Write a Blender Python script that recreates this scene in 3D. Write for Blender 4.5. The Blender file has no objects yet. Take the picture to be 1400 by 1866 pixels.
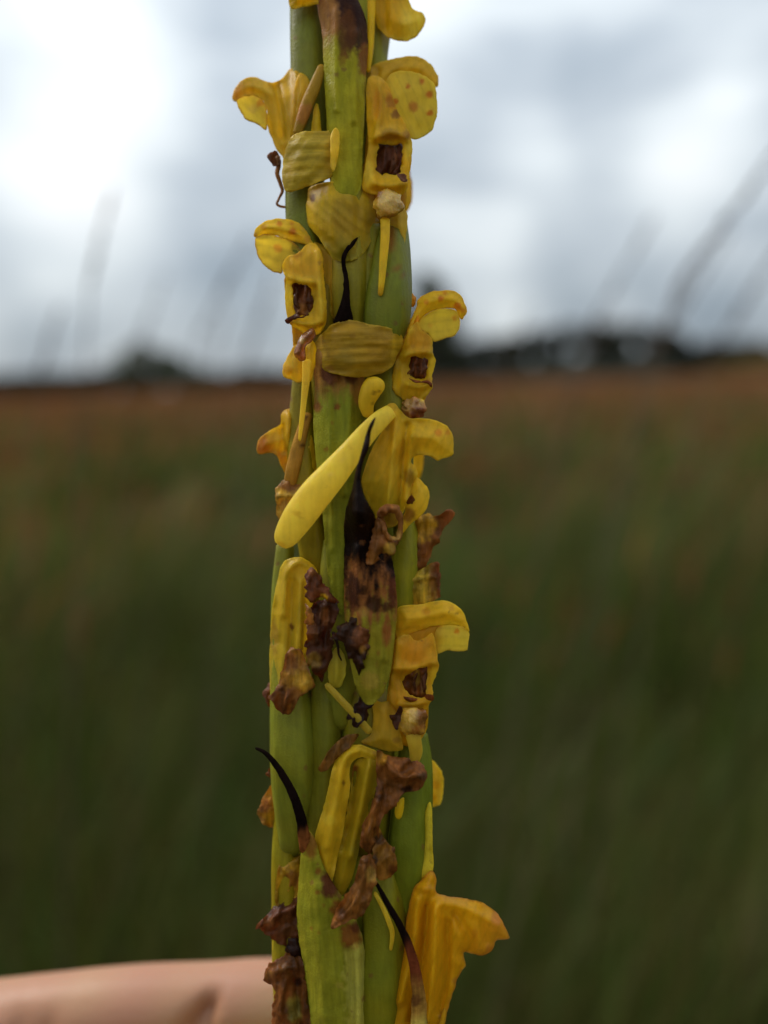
import bpy, bmesh, math, random
import numpy as np
from mathutils import Vector, Matrix, noise
from mathutils.geometry import delaunay_2d_cdt

S = bpy.context.scene
COL = S.collection
R = math.radians
random.seed(11)
rng = np.random.default_rng(11)

# ---------------------------------------------------------------- camera
PX = 0.00008            # metres per photo pixel at the stem
FPX = 1814.0            # focal length in photo pixels
CAM_H = 1.02
PITCH, ROLL = 7.4, -1.7
cam_d = bpy.data.cameras.new('camera')
cam = bpy.data.objects.new('camera', cam_d)
COL.objects.link(cam)
S.camera = cam
cam_d.sensor_fit = 'VERTICAL'
cam_d.sensor_height = 36.0
cam_d.sensor_width = 27.0
cam_d.lens = 36.0 * FPX / 1866.0
cam_d.clip_start = 0.01
cam_d.clip_end = 5000
cam_d.dof.use_dof = True
cam_d.dof.focus_distance = (FPX - 95) * PX
cam_d.dof.aperture_fstop = 7.2
CAMM = Matrix.Translation((0, 0, CAM_H)) @ Matrix.Rotation(R(90 - PITCH), 4, 'X') @ Matrix.Rotation(R(ROLL), 4, 'Z')
cam.matrix_world = CAMM

# ---------------------------------------------------------------- sky and sun
SUN_EL, SUN_AZ = 44, -62        # azimuth from the view direction, minus = left
world = bpy.data.worlds.new('World')
S.world = world
world.use_nodes = True
nt = world.node_tree
nt.nodes.clear()
def wn(t, **kw):
    n = nt.nodes.new(t)
    for k, v in kw.items(): setattr(n, k, v)
    return n
def wl(a, b): nt.links.new(a, b)
out = wn('ShaderNodeOutputWorld')
bg = wn('ShaderNodeBackground')
bg.inputs['Strength'].default_value = 0.1
sky = wn('ShaderNodeTexSky', sky_type='NISHITA', sun_disc=False)
sky.sun_elevation = R(SUN_EL)
sky.sun_rotation = R(SUN_AZ)
tc = wn('ShaderNodeTexCoord')
def wmap(scale, loc=(0, 0, 0), rot=(0, 0, 0)):
    m = wn('ShaderNodeMapping')
    m.inputs['Scale'].default_value = scale
    m.inputs['Location'].default_value = loc
    m.inputs['Rotation'].default_value = rot
    wl(tc.outputs['Generated'], m.inputs['Vector'])
    return m
def wnoise(mp, scale, detail, rough=0.5):
    n = wn('ShaderNodeTexNoise')
    n.inputs['Scale'].default_value = scale
    n.inputs['Detail'].default_value = detail
    n.inputs['Roughness'].default_value = rough
    wl(mp.outputs[0], n.inputs['Vector'])
    return n.outputs['Fac']
def wmath(op, a, b=None, c=None):
    n = wn('ShaderNodeMath', operation=op)
    for i, v in enumerate((a, b, c)):
        if v is None: continue
        if isinstance(v, (int, float)): n.inputs[i].default_value = v
        else: wl(v, n.inputs[i])
    return n.outputs[0]
def pix_dir(x, y):
    v = Vector(((x - 700) / FPX, -(y - 933) / FPX, -1)).normalized()
    return (CAMM.to_3x3() @ v).normalized()
# broad cloud structure: flattened noise + the thin bright openings and dark bellies seen in the cloud deck
n1 = wnoise(wmap((1, 1, 2.3), (3.1, 0.4, 1.7), (0, R(-14), 0)), 3.2, 4, 0.5)
n2 = wnoise(wmap((1, 1, 2.0), (7.7, 2.0, 5.1), (0, R(-20), 0)), 8.5, 5, 0.55)
base = wmath('MULTIPLY_ADD', n1, 0.60, wmath('MULTIPLY', n2, 0.42))
def lobe(x, y, amp, deg):
    vd = wn('ShaderNodeVectorMath', operation='DOT_PRODUCT')
    wl(tc.outputs['Generated'], vd.inputs[0])
    vd.inputs[1].default_value = pix_dir(x, y)
    k = 1.0 / (1 - math.cos(R(deg)))
    e = wmath('MULTIPLY', wmath('SUBTRACT', vd.outputs['Value'], 1.0), k)
    return wmath('MULTIPLY', wmath('EXPONENT', e), amp)
val = wmath('ADD', base, -0.025)
LOBES = [(190, 110, .30, 4.2), (60, 330, .29, 5), (215, 330, .20, 3), (420, 520, -.10, 3.2), (1330, 190, .22, 3.2),
         (1240, 330, .20, 3), (1000, 300, .10, 2.0), (930, 420, .10, 2), (1020, 525, -.10, 1.8), (1130, 575, .1, 1.2), (930, 595, .14, 1.4),
         (1290, 560, -.14, 2.2), (1180, 480, -.08, 2.2), (760, 80, .10, 4), (60, 640, -.14, 2.4), (1010, 90, .03, 4)]
for L in LOBES: val = wmath('ADD', val, lobe(*L))
ramp = wn('ShaderNodeValToRGB')
cr = ramp.color_ramp
cr.elements[0].position, cr.elements[0].color = 0.25, (0.20, 0.26, 0.325, 1)
cr.elements[1].position, cr.elements[1].color = 0.92, (0.97, 0.985, 0.99, 1)
e = cr.elements.new(0.50); e.color = (0.47, 0.525, 0.575, 1)
e = cr.elements.new(0.64); e.color = (0.68, 0.735, 0.765, 1)
wl(val, ramp.inputs['Fac'])
gain = wn('ShaderNodeMix', data_type='RGBA', blend_type='MULTIPLY')
gain.inputs[0].default_value = 1.0
gain.inputs[7].default_value = (7.8, 7.8, 7.8, 1)
wl(ramp.outputs['Color'], gain.inputs[6])
sepz = wn('ShaderNodeSeparateXYZ'); wl(tc.outputs['Generated'], sepz.inputs[0])
cie = wmath('MULTIPLY_ADD', wmath('MAXIMUM', sepz.outputs['Z'], 0.0), 1.35, 0.80)      # overcast sky: brighter towards the zenith
cg = wn('ShaderNodeVectorMath', operation='SCALE'); wl(gain.outputs[2], cg.inputs[0]); wl(cie, cg.inputs['Scale'])
mix = wn('ShaderNodeMix', data_type='RGBA')
mix.inputs[0].default_value = 0.94
wl(sky.outputs['Color'], mix.inputs[6])
wl(cg.outputs[0], mix.inputs[7])
wl(mix.outputs[2], bg.inputs['Color'])
wl(bg.outputs[0], out.inputs['Surface'])

sun_d = bpy.data.lights.new('sun', 'SUN')
sun_d.energy = 1.5
sun_d.angle = R(12)
sun_d.color = (1.0, 0.96, 0.9)
sun = bpy.data.objects.new('sun', sun_d)
COL.objects.link(sun)
sdir = Vector((math.sin(R(SUN_AZ)) * math.cos(R(SUN_EL)), math.cos(R(SUN_AZ)) * math.cos(R(SUN_EL)), math.sin(R(SUN_EL))))
sun.rotation_euler = (-sdir).to_track_quat('-Z', 'Y').to_euler()
sun.location = sdir * 50

S.view_settings.view_transform = 'Standard'
S.view_settings.look = 'None'
S.view_settings.exposure = 0.58
S.view_settings.gamma = 1.0
S.view_settings.use_curve_mapping = False
S.cycles.use_denoising = True
S.cycles.max_bounces = 8
S.cycles.transmission_bounces = 6

# ---------------------------------------------------------------- helpers
def P(x, y, d=0.0):
    """photo pixel at a depth of d (in stem-plane pixels, + = towards the camera) -> world point"""
    Z = (FPX - d) * PX
    return CAMM @ Vector(((x - 700) / FPX * Z, -(y - 933) / FPX * Z, -Z))
def lean(y):
    return -0.13 * max(0.0, 520 - y) - 0.03 * max(0.0, y - 1500)
def mesh_obj(name, verts, faces, mat, parent=None, cols=None, smooth=True, base=None, recalc=True):
    me = bpy.data.meshes.new(name)
    me.from_pydata([tuple(v) for v in verts], [], faces)
    if cols is not None:
        at = me.color_attributes.new('Col', 'FLOAT_COLOR', 'POINT')
        arr = np.ones((len(verts), 4), np.float32); arr[:, :3] = np.asarray(cols)[:, :3]
        at.data.foreach_set('color', arr.ravel())
    if recalc:
        bm = bmesh.new(); bm.from_mesh(me)
        bmesh.ops.recalc_face_normals(bm, faces=bm.faces)
        bm.to_mesh(me); bm.free()
    if smooth:
        me.polygons.foreach_set('use_smooth', np.ones(len(me.polygons), bool))
    me.materials.append(mat)
    me.update()
    o = bpy.data.objects.new(name, me)
    COL.objects.link(o)
    if parent is not None:
        o.parent = parent
        if base is not None: pass
    return o
def tag(o, label, cat, group=None, kind=None):
    if label: o['label'] = label
    if cat: o['category'] = cat
    if group: o['group'] = group
    if kind: o['kind'] = kind
    return o
def raw_mesh(name, V, loops, starts, totals, mat, fcols=None):
    me = bpy.data.meshes.new(name)
    me.vertices.add(len(V)); me.vertices.foreach_set('co', np.asarray(V, np.float32).ravel())
    me.loops.add(len(loops)); me.loops.foreach_set('vertex_index', np.asarray(loops, np.int32))
    me.polygons.add(len(starts)); me.polygons.foreach_set('loop_start', np.asarray(starts, np.int32))
    me.polygons.foreach_set('loop_total', np.asarray(totals, np.int32))
    if fcols is not None:
        at = me.color_attributes.new('Col', 'FLOAT_COLOR', 'POINT')
        arr = np.ones((len(V), 4), np.float32); arr[:, :3] = fcols
        at.data.foreach_set('color', arr.ravel())
    me.update(); me.validate()
    me.materials.append(mat)
    o = bpy.data.objects.new(name, me); COL.objects.link(o)
    return o

# ---------------------------------------------------------------- materials
def newmat(name):
    m = bpy.data.materials.new(name); m.use_nodes = True
    m.node_tree.nodes.clear()
    return m, m.node_tree
def tissue(name, sss=0.5, rad=(1.0, .55, .12), scale=0.0012, rough=0.5, var=0.16, streak=0.12, bump=0.25, spec=0.16, horiz=False, hue=.0, transl=0.0, speck=0.0, speck_col=(.16, .06, .02), fine=0.0006):
    """plant tissue: pigment from the mesh, streaked along the stem, finely mottled and bumped"""
    m, t = newmat(name)
    N = t.nodes.new; Lk = t.links.new
    o = N('ShaderNodeOutputMaterial'); b = N('ShaderNodeBsdfPrincipled')
    at = N('ShaderNodeVertexColor'); at.layer_name = 'Col'
    tcx = N('ShaderNodeTexCoord')
    mp = N('ShaderNodeMapping'); mp.inputs['Scale'].default_value = (1 / .006, 1 / .006, 1 / .0006) if horiz else (1 / .0006, 1 / .0006, 1 / .007)
    Lk(tcx.outputs['Object'], mp.inputs[0])
    n1 = N('ShaderNodeTexNoise'); n1.inputs['Scale'].default_value = 1; n1.inputs['Detail'].default_value = 3
    Lk(mp.outputs[0], n1.inputs['Vector'])
    n2 = N('ShaderNodeTexNoise'); n2.inputs['Scale'].default_value = 1 / .0028; n2.inputs['Detail'].default_value = 5; n2.inputs['Roughness'].default_value = .6
    Lk(tcx.outputs['Object'], n2.inputs['Vector'])
    n3 = N('ShaderNodeTexNoise'); n3.inputs['Scale'].default_value = 1 / fine; n3.inputs['Detail'].default_value = 3
    Lk(tcx.outputs['Object'], n3.inputs['Vector'])
    def mr(src, a, c):
        k = N('ShaderNodeMapRange'); k.inputs[1].default_value = .3; k.inputs[2].default_value = .7
        k.inputs[3].default_value = a; k.inputs[4].default_value = c
        Lk(src, k.inputs[0]); return k.outputs[0]
    mu = N('ShaderNodeMath'); mu.operation = 'MULTIPLY'
    Lk(mr(n1.outputs['Fac'], 1 - streak, 1 + streak), mu.inputs[0]); Lk(mr(n2.outputs['Fac'], 1 - var, 1 + var), mu.inputs[1])
    vm = N('ShaderNodeVectorMath'); vm.operation = 'SCALE'
    Lk(at.outputs['Color'], vm.inputs[0]); Lk(mu.outputs[0], vm.inputs['Scale'])
    colout = vm.outputs[0]
    if hue > 0:
        n4 = N('ShaderNodeTexNoise'); n4.inputs['Scale'].default_value = 1 / .0065; n4.inputs['Detail'].default_value = 3
        Lk(tcx.outputs['Object'], n4.inputs['Vector'])
        hm_ = N('ShaderNodeMix'); hm_.data_type = 'RGBA'; hm_.blend_type = 'MULTIPLY'; hm_.inputs[7].default_value = (1.35, 1.02, .55, 1)
        Lk(mr(n4.outputs['Fac'], 0, hue), hm_.inputs[0]); Lk(colout, hm_.inputs[6]); colout = hm_.outputs[2]
    if speck > 0:
        vo = N('ShaderNodeTexVoronoi'); vo.inputs['Scale'].default_value = 1 / .0034
        Lk(tcx.outputs['Object'], vo.inputs['Vector'])
        ad = N('ShaderNodeMath'); ad.operation = 'MULTIPLY_ADD'; ad.inputs[1].default_value = .22
        Lk(n3.outputs['Fac'], ad.inputs[0]); Lk(vo.outputs['Distance'], ad.inputs[2])
        k = N('ShaderNodeMapRange'); k.inputs[1].default_value = .19; k.inputs[2].default_value = .26; k.inputs[3].default_value = speck; k.inputs[4].default_value = 0
        Lk(ad.outputs[0], k.inputs[0])
        mx = N('ShaderNodeMix'); mx.data_type = 'RGBA'
        Lk(k.outputs[0], mx.inputs[0]); Lk(colout, mx.inputs[6]); mx.inputs[7].default_value = (*speck_col, 1)
        colout = mx.outputs[2]
    Lk(colout, b.inputs['Base Color'])
    b.inputs['Subsurface Weight'].default_value = sss
    b.inputs['Subsurface Radius'].default_value = rad
    b.inputs['Subsurface Scale'].default_value = scale
    Lk(mr(n2.outputs['Fac'], rough - .08, rough + .12), b.inputs['Roughness'])
    b.inputs['Specular IOR Level'].default_value = spec
    bp = N('ShaderNodeBump'); bp.inputs['Strength'].default_value = bump; bp.inputs['Distance'].default_value = .0004
    su = N('ShaderNodeMath'); su.operation = 'ADD'
    Lk(n1.outputs['Fac'], su.inputs[0]); Lk(n3.outputs['Fac'], su.inputs[1])
    Lk(su.outputs[0], bp.inputs['Height']); Lk(bp.outputs[0], b.inputs['Normal'])
    sh = b.outputs[0]
    if transl > 0:
        # light crosses two faces of the sheet, so each face passes the square root of the pigment colour
        gm = N('ShaderNodeGamma'); gm.inputs[1].default_value = .55; Lk(colout, gm.inputs[0])
        tr = N('ShaderNodeBsdfTranslucent'); Lk(gm.outputs[0], tr.inputs['Color'])
        ms = N('ShaderNodeMixShader'); ms.inputs[0].default_value = transl
        Lk(sh, ms.inputs[1]); Lk(tr.outputs[0], ms.inputs[2]); sh = ms.outputs[0]
    Lk(sh, o.inputs['Surface'])
    return m
def plain(name, col, rough=.8, var=.25, nscale=3.0, col2=None, transl=0.0, island=False, spec=.2):
    m, t = newmat(name)
    N = t.nodes.new; Lk = t.links.new
    o = N('ShaderNodeOutputMaterial'); b = N('ShaderNodeBsdfPrincipled')
    b.inputs['Roughness'].default_value = rough; b.inputs['Specular IOR Level'].default_value = spec
    rp = N('ShaderNodeValToRGB')
    c2 = col2 or tuple(c * (1 - 2 * var) for c in col)
    rp.color_ramp.elements[0].color = (*c2, 1); rp.color_ramp.elements[1].color = (*col, 1)
    if island:
        g = N('ShaderNodeNewGeometry'); Lk(g.outputs['Random Per Island'], rp.inputs[0])
    else:
        rp.color_ramp.elements[0].position = .3; rp.color_ramp.elements[1].position = .7
        tcx = N('ShaderNodeTexCoord'); n = N('ShaderNodeTexNoise'); n.inputs['Scale'].default_value = nscale; n.inputs['Detail'].default_value = 5
        Lk(tcx.outputs['Object'], n.inputs['Vector']); Lk(n.outputs['Fac'], rp.inputs[0])
    Lk(rp.outputs[0], b.inputs['Base Color'])
    sh = b.outputs[0]
    if transl:
        tr = N('ShaderNodeBsdfTranslucent'); Lk(rp.outputs[0], tr.inputs['Color'])
        ms = N('ShaderNodeMixShader'); ms.inputs[0].default_value = transl
        Lk(sh, ms.inputs[1]); Lk(tr.outputs[0], ms.inputs[2]); sh = ms.outputs[0]
    Lk(sh, o.inputs['Surface'])
    return m
def attr_mat(name, rough=.7, transl=.3):
    m, t = newmat(name)
    N = t.nodes.new; Lk = t.links.new
    o = N('ShaderNodeOutputMaterial'); b = N('ShaderNodeBsdfPrincipled'); at = N('ShaderNodeVertexColor'); at.layer_name = 'Col'
    b.inputs['Roughness'].default_value = rough; b.inputs['Specular IOR Level'].default_value = .2
    Lk(at.outputs['Color'], b.inputs['Base Color'])
    tr = N('ShaderNodeBsdfTranslucent'); Lk(at.outputs['Color'], tr.inputs['Color'])
    ms = N('ShaderNodeMixShader'); ms.inputs[0].default_value = transl
    Lk(b.outputs[0], ms.inputs[1]); Lk(tr.outputs[0], ms.inputs[2]); Lk(ms.outputs[0], o.inputs['Surface'])
    return m

M_PETAL = tissue('petal_tissue', sss=.35, rad=(1.0, .6, .06), scale=.001, rough=.4, bump=.18, var=.12, streak=.07, transl=.5, speck=.18, spec=.22, hue=.22, fine=.00025)
M_LOBE = tissue('thin_petal_tissue', sss=.2, rad=(1.0, .6, .06), scale=.0008, rough=.4, bump=.18, var=.1, streak=.06, transl=.72, speck=.12, spec=.22, hue=.15, fine=.00025)
M_GREEN = tissue('green_tissue', sss=.2, rad=(.7, .7, .1), scale=.0009, rough=.42, bump=.2, var=.12, streak=.1, speck=.55, hue=.6, spec=.14, fine=.0003)
M_BRACT = tissue('bract_tissue', sss=.2, rad=(.7, .6, .1), scale=.0009, rough=.42, bump=.25, var=.14, streak=.12, speck=.6, hue=.4, spec=.05, fine=.0003)
M_BRACT_H = tissue('folded_bract_tissue', sss=.3, rad=(.8, .6, .06), scale=.001, rough=.4, bump=.25, var=.14, streak=.2, speck=.25, hue=.5, horiz=True, transl=.35, spec=.16)
M_DRY = tissue('withered_tissue', sss=.1, rad=(.8, .35, .1), scale=.0006, rough=.42, bump=.35, var=.55, streak=.35, spec=.2, speck=.45, speck_col=(.04, .013, .008), fine=.0004, transl=.3, hue=.4)
M_BLACK = tissue('blackened_awn_tissue', sss=0, rough=.8, bump=.5, var=.3, streak=.3, spec=.01)
M_WET = tissue('glossy_stigma_tissue', sss=.5, rad=(1, .5, .1), scale=.001, rough=.2, bump=.5, var=.4, streak=.1, spec=.4)

# ---------------------------------------------------------------- ground, hill, wood
M_GROUND = plain('field_soil_and_litter', (.075, .055, .028), .95, nscale=.35, col2=(.035, .04, .014), spec=0)
gv, gf = [(0, 0, 0)], []
NA = 64
radii = [2, 6, 15, 40, 100, 250, 600, 1500, 4000]
for r in radii:
    for k in range(NA):
        a = 2 * math.pi * k / NA
        gv.append((r * math.cos(a), r * math.sin(a), 0.0 if r > 60 else 0.02 * math.sin(a * 5 + r)))
for k in range(NA): gf.append((0, 1 + k, 1 + (k + 1) % NA))
for j in range(len(radii) - 1):
    for k in range(NA):
        a, b = 1 + j * NA + k, 1 + j * NA + (k + 1) % NA
        gf.append((a, a + NA, b + NA, b))
tag(mesh_obj('ground', gv, gf, M_GROUND), 'flat open field under the tall grass', None, kind='structure')

def az_of(x):           # world azimuth (from +Y, right positive) and elevation of a photo pixel
    d = pix_dir(x[0], x[1]); return math.atan2(d.x, d.y), math.atan2(d.z, math.hypot(d.x, d.y))

M_HILL = plain('dry_hill_grass', (.055, .036, .014), .95, nscale=.03, col2=(.032, .027, .010), spec=0)
M_WOOD = plain('dark_wood_foliage', (.040, .042, .020), .8, col2=(.016, .019, .009), island=True, transl=.15)
def ridge(name, pts, dist, depth, mat, extra=1.0):
    """a long low hill whose crest follows the skyline seen at those pixels, rising from the field at its real distance"""
    azel = [az_of(p) for p in pts]
    A = [a for a, _ in azel]; E = [e for _, e in azel]
    n = 90
    V, F = [], []
    prof = [(-1.0, 0), (-.7, .18), (-.4, .55), (-.15, .9), (0, 1), (.3, .8), (.7, .3), (1.0, 0)]
    a0, a1 = A[0], A[-1]
    for i in range(n):
        a = a0 + (a1 - a0) * i / (n - 1)
        h = (math.tan(np.interp(a, A, E)) * dist + CAM_H)
        fade = min(1, i / 6, (n - 1 - i) / 6)
        h = max(h * fade, .2)
        h += 0.05 * h * noise.noise((i * .6, dist, 0))
        for q, f in prof:
            r = dist + q * depth
            V.append((math.sin(a) * r, math.cos(a) * r, -0.5 + f * (h + .5)))
    m = len(prof)
    for i in range(n - 1):
        for j in range(m - 1):
            F.append((i * m + j, i * m + j + 1, (i + 1) * m + j + 1, (i + 1) * m + j))
    return mesh_obj(name, V, F, mat)
hill_r = ridge('hill', [(1200, 690), (1260, 682), (1310, 668), (1350, 652), (1400, 640), (1560, 622), (1900, 620), (2300, 670)], 150, 60, M_HILL)
tag(hill_r, 'brown grassy rise at the end of the field', None, kind='structure')
hill_w = ridge('hill', [(-900, 700), (-300, 690), (0, 716), (300, 712), (560, 700), (760, 684), (880, 668), (980, 655), (1150, 640), (1300, 655), (1600, 640), (2100, 640), (2700, 690)], 430, 120, plain('wooded_hill_ground', (.03, .035, .016), .95, nscale=.02))
tag(hill_w, 'low dark wooded ridge along the horizon', None, kind='structure')

def leaf_clumps(centers, radii_, per, leaf, seed=0, squash=.8):
    """leaf-sized faces scattered through ellipsoid clumps; returns V, F"""
    g = np.random.default_rng(seed)
    Vs, n = [], 0
    for (c, r) in zip(centers, radii_):
        k = per
        u = g.normal(size=(k, 3)); u /= np.linalg.norm(u, axis=1)[:, None]
        rr = r * (0.55 + .5 * g.random((k, 1)))
        p = np.asarray(c) + u * rr * np.array([1, 1, squash])
        a = g.normal(size=(k, 3)); a /= np.linalg.norm(a, axis=1)[:, None]
        b = np.cross(a, g.normal(size=(k, 3))); b /= np.linalg.norm(b, axis=1)[:, None]
        s = leaf * (.6 + .8 * g.random((k, 1)))
        q = np.stack([p + a * s, p + b * s * .55, p - a * s, p - b * s * .55], 1)
        Vs.append(q.reshape(-1, 3))
    V = np.concatenate(Vs); nf = len(V) // 4
    return V, np.arange(nf * 4), np.arange(nf) * 4, np.full(nf, 4)
# the far wood that clothes the ridge and the field edge: one mass
cs, rs = [], []
sky_r = [(-900, 668), (-300, 660), (0, 680), (90, 678), (200, 672), (420, 670), (560, 664), (720, 652), (780, 640), (830, 622), (900, 612), (960, 600), (1010, 588), (1060, 584), (1120, 586), (1180, 582), (1220, 596), (1260, 618), (1300, 622), (1360, 618), (1700, 612), (2300, 630), (2700, 680)]
ae = [az_of(p) for p in sky_r]
for i in range(1200):
    a = random.uniform(ae[0][0], ae[-1][0])
    h = math.tan(np.interp(a, [q[0] for q in ae], [q[1] for q in ae])) * 400 + CAM_H
    r = random.uniform(1.6, 3.4)
    z = max(1.2, h - r * .9 - abs(random.gauss(0, 1)) * h * .35)
    dd = random.uniform(345, 405)
    cs.append((math.sin(a) * dd, math.cos(a) * dd, z * dd / 400)); rs.append(r)
V, lo, st, to = leaf_clumps(cs, rs, 90, 1.0, 5)
wood = raw_mesh('wood', V, lo, st, to, M_WOOD)
tag(wood, 'far dark wood along the ridge and field edge', 'wood', kind='stuff')

# ---------------------------------------------------------------- trees
M_BARK = plain('tree_bark', (.06, .045, .03), .9, nscale=2)
def tree(px, top, base_d, width, label, seed, lop=0.0, mat=None, clumps=16, group=None):
    """a field tree: trunk, limbs and a crown of leaf faces; base stands on the field at base_d metres"""
    g = random.Random(seed)
    a, el = az_of((px, top))
    H = math.tan(el) * base_d + CAM_H
    bx, by = math.sin(a) * base_d, math.cos(a) * base_d
    root = bpy.data.objects.new('tree', None); COL.objects.link(root); root.location = (bx, by, 0)
    tag(root, label, 'tree', group)
    W = width / FPX * base_d / 2
    V, F = [], []
    def limb(p, q, r0, r1, seg=4, sides=7):
        p, q = Vector(p), Vector(q); ax = (q - p).normalized(); s1 = ax.orthogonal().normalized(); s2 = ax.cross(s1)
        base = len(V)
        for i in range(seg + 1):
            t = i / seg; c = p.lerp(q, t) + s1 * math.sin(t * 5 + seed) * .03 * H * (1 - t) * t * 4; r = r0 + (r1 - r0) * t
            for k in range(sides):
                an = 2 * math.pi * k / sides; V.append(c + (s1 * math.cos(an) + s2 * math.sin(an)) * r)
        for i in range(seg):
            for k in range(sides):
                F.append((base + i * sides + k, base + i * sides + (k + 1) % sides, base + (i + 1) * sides + (k + 1) % sides, base + (i + 1) * sides + k))
    limb((0, 0, -.1), (0, 0, H * .5), .035 * H, .022 * H)
    cen, rad = [], []
    for k in range(clumps):
        an = g.uniform(0, 2 * math.pi); rr = W * math.sqrt(g.random()) * .78
        x, y = rr * math.cos(an), rr * math.sin(an)
        z = H * (.42 + .46 * g.random() * (1 - .75 * (rr / W) ** 2)) + lop * x
        c = (x, y, z); cen.append(c); rad.append(W * g.uniform(.24, .36))
        limb((0, 0, H * g.uniform(.25, .5)), c, .012 * H, .004 * H, 3, 5)
    cen.append((0, 0, H * .93)); rad.append(W * .2)
    mesh_obj('trunk', V, F, M_BARK, root)
    Vc, lo, st, to = leaf_clumps(cen, rad, 150, .035 * H, seed, .75)
    c = raw_mesh('crown', Vc, lo, st, to, mat or M_WOOD); c.parent = root
    return root
M_LEAF = plain('tree_foliage', (.10, .11, .06), .8, col2=(.05, .06, .03), island=True, transl=.2)
tree(255, 622, 75, 150, 'rounded dark tree rising above the dry field on the horizon', 3, mat=M_LEAF)
tree(330, 655, 88, 130, 'lower spreading tree beside the rounded dark tree', 8, mat=M_LEAF)
tree(775, 492, 60, 165, 'tall tree standing behind the orchid, its crown above the ridge', 21, mat=M_LEAF, clumps=15)

# ---------------------------------------------------------------- grass of the field
def blades(n, r0, r1, h0, h1, w, seed, lean_amt=.35, half=R(50), cols=None, colt=None, droop=.25, tone=False, clump=0):
    g = np.random.default_rng(seed)
    az = g.uniform(-half, half, n)
    r = np.sqrt(g.uniform(r0 ** 2, r1 ** 2, n)) if r1 / r0 < 8 else r0 * (r1 / r0) ** g.random(n)
    cf = np.ones(n)
    if clump:                                   # tufts: blades share a centre, a hue and a vigour
        q = np.arange(n) // clump * clump
        az, r0_ = az[q], r[q]; r = r0_
        cf = (.3 + 2.1 * g.random(n) ** 2.2)[q]
    bx, by = np.sin(az) * r, np.cos(az) * r
    if clump:
        sd = .022 * np.sqrt(r); bx = bx + g.normal(size=n) * sd; by = by + g.normal(size=n) * sd; r = np.hypot(bx, by)
    patch = .5 + .5 * np.sin(bx * 1.7 + np.sin(by * 1.1)) * np.cos(by * 1.3 + np.sin(bx * .8))
    h = (h0 + (h1 - h0) * g.random(n)) * (.62 + .5 * patch)
    th = g.uniform(0, 2 * np.pi, n)
    lx = (g.normal(size=n) * .5 + .45) * lean_amt * h; ly = g.normal(size=n) * .5 * lean_amt * h
    ww = w * (.6 + .8 * g.random(n))
    wx, wy = np.cos(th) * ww / 2, np.sin(th) * ww / 2
    ts = np.array([0, .4, .75, 1.0]); wf = np.array([.8, 1, .7, .06])
    V = np.zeros((n, 4, 2, 3))
    for i, (t, f) in enumerate(zip(ts, wf)):
        cx = bx + lx * t ** 1.8; cy = by + ly * t ** 1.8; cz = h * t * (1 - droop * t * np.abs(lean_amt))
        for s, sg in ((0, -1), (1, 1)):
            V[:, i, s, 0] = cx + sg * wx * f; V[:, i, s, 1] = cy + sg * wy * f; V[:, i, s, 2] = cz
    idx = np.arange(n)[:, None, None] * 8
    q = np.array([[0, 1, 3, 2], [2, 3, 5, 4], [4, 5, 7, 6]])[None]
    F = (idx + q).reshape(-1)
    nf = n * 3
    C = None
    if cols is not None:
        cols = np.asarray(cols); k = g.integers(0, len(cols), n)
        # whole patches of the sward share a hue
        k = np.clip((patch * len(cols) * .6 + g.random(n) * len(cols) * .5).astype(int), 0, len(cols) - 1)
        c = cols[k] * (.7 + .6 * g.random((n, 1)))
        blot = np.sin(bx * 7.1 + 2 * np.sin(by * 3.7)) * np.cos(by * 5.3 + 2 * np.sin(bx * 4.1))     # tussocks of fresher and older growth
        c = c * (1 + .3 * blot)[:, None] * cf[:, None]
        tn = np.interp(r, [.5, 1.3, 2.2, 3.6, 6], [.75, .75, .8, 1.0, 1.0])[:, None] if tone else 1.0      # near blades darkened in colour, painting in the shade deep in the sward
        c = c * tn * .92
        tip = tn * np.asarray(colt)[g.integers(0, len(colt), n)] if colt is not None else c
        C = np.zeros((n, 4, 2, 3))
        for i, t in enumerate(ts):
            C[:, i, :, :] = (c * (1 - t ** 2.5) + tip * t ** 2.5)[:, None, :]
        C = C.reshape(-1, 3)
    return V.reshape(-1, 3), F, nf, C
def grass_obj(name, sets, mat):
    Vs, Fs, Cs, off, nf = [], [], [], 0, 0
    for V, F, k, C in sets:
        Vs.append(V); Fs.append(F + off); Cs.append(C); off += len(V); nf += k
    V = np.concatenate(Vs); F = np.concatenate(Fs); C = np.concatenate(Cs)
    return raw_mesh(name, V, F, np.arange(nf) * 4, np.full(nf, 4), mat, C)
G = [(.040, .070, .008), (.055, .100, .010), (.075, .120, .014), (.10, .115, .016), (.085, .125, .035), (.13, .105, .024)]
GT = [(.06, .085, .01), (.10, .10, .015), (.14, .09, .025), (.07, .10, .012)]
M_GRASS = attr_mat('grass_blades', .6, .3)
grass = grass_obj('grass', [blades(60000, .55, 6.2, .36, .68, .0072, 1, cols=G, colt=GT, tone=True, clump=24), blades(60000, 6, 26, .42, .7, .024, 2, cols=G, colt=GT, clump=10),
                            blades(50000, 26, 220, .45, .72, .16, 3, cols=G, colt=GT)], M_GRASS)
tag(grass, 'tall green grass filling the field', 'grass', kind='stuff')
RD = [(.23, .072, .025), (.27, .095, .030), (.19, .058, .018), (.27, .12, .038), (.19, .085, .024)]
def heads(n, r0, r1, h0, h1, w, seed):
    return blades(n, r0, r1, h0, h1, w, seed, lean_amt=.22, cols=RD, colt=RD)
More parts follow.
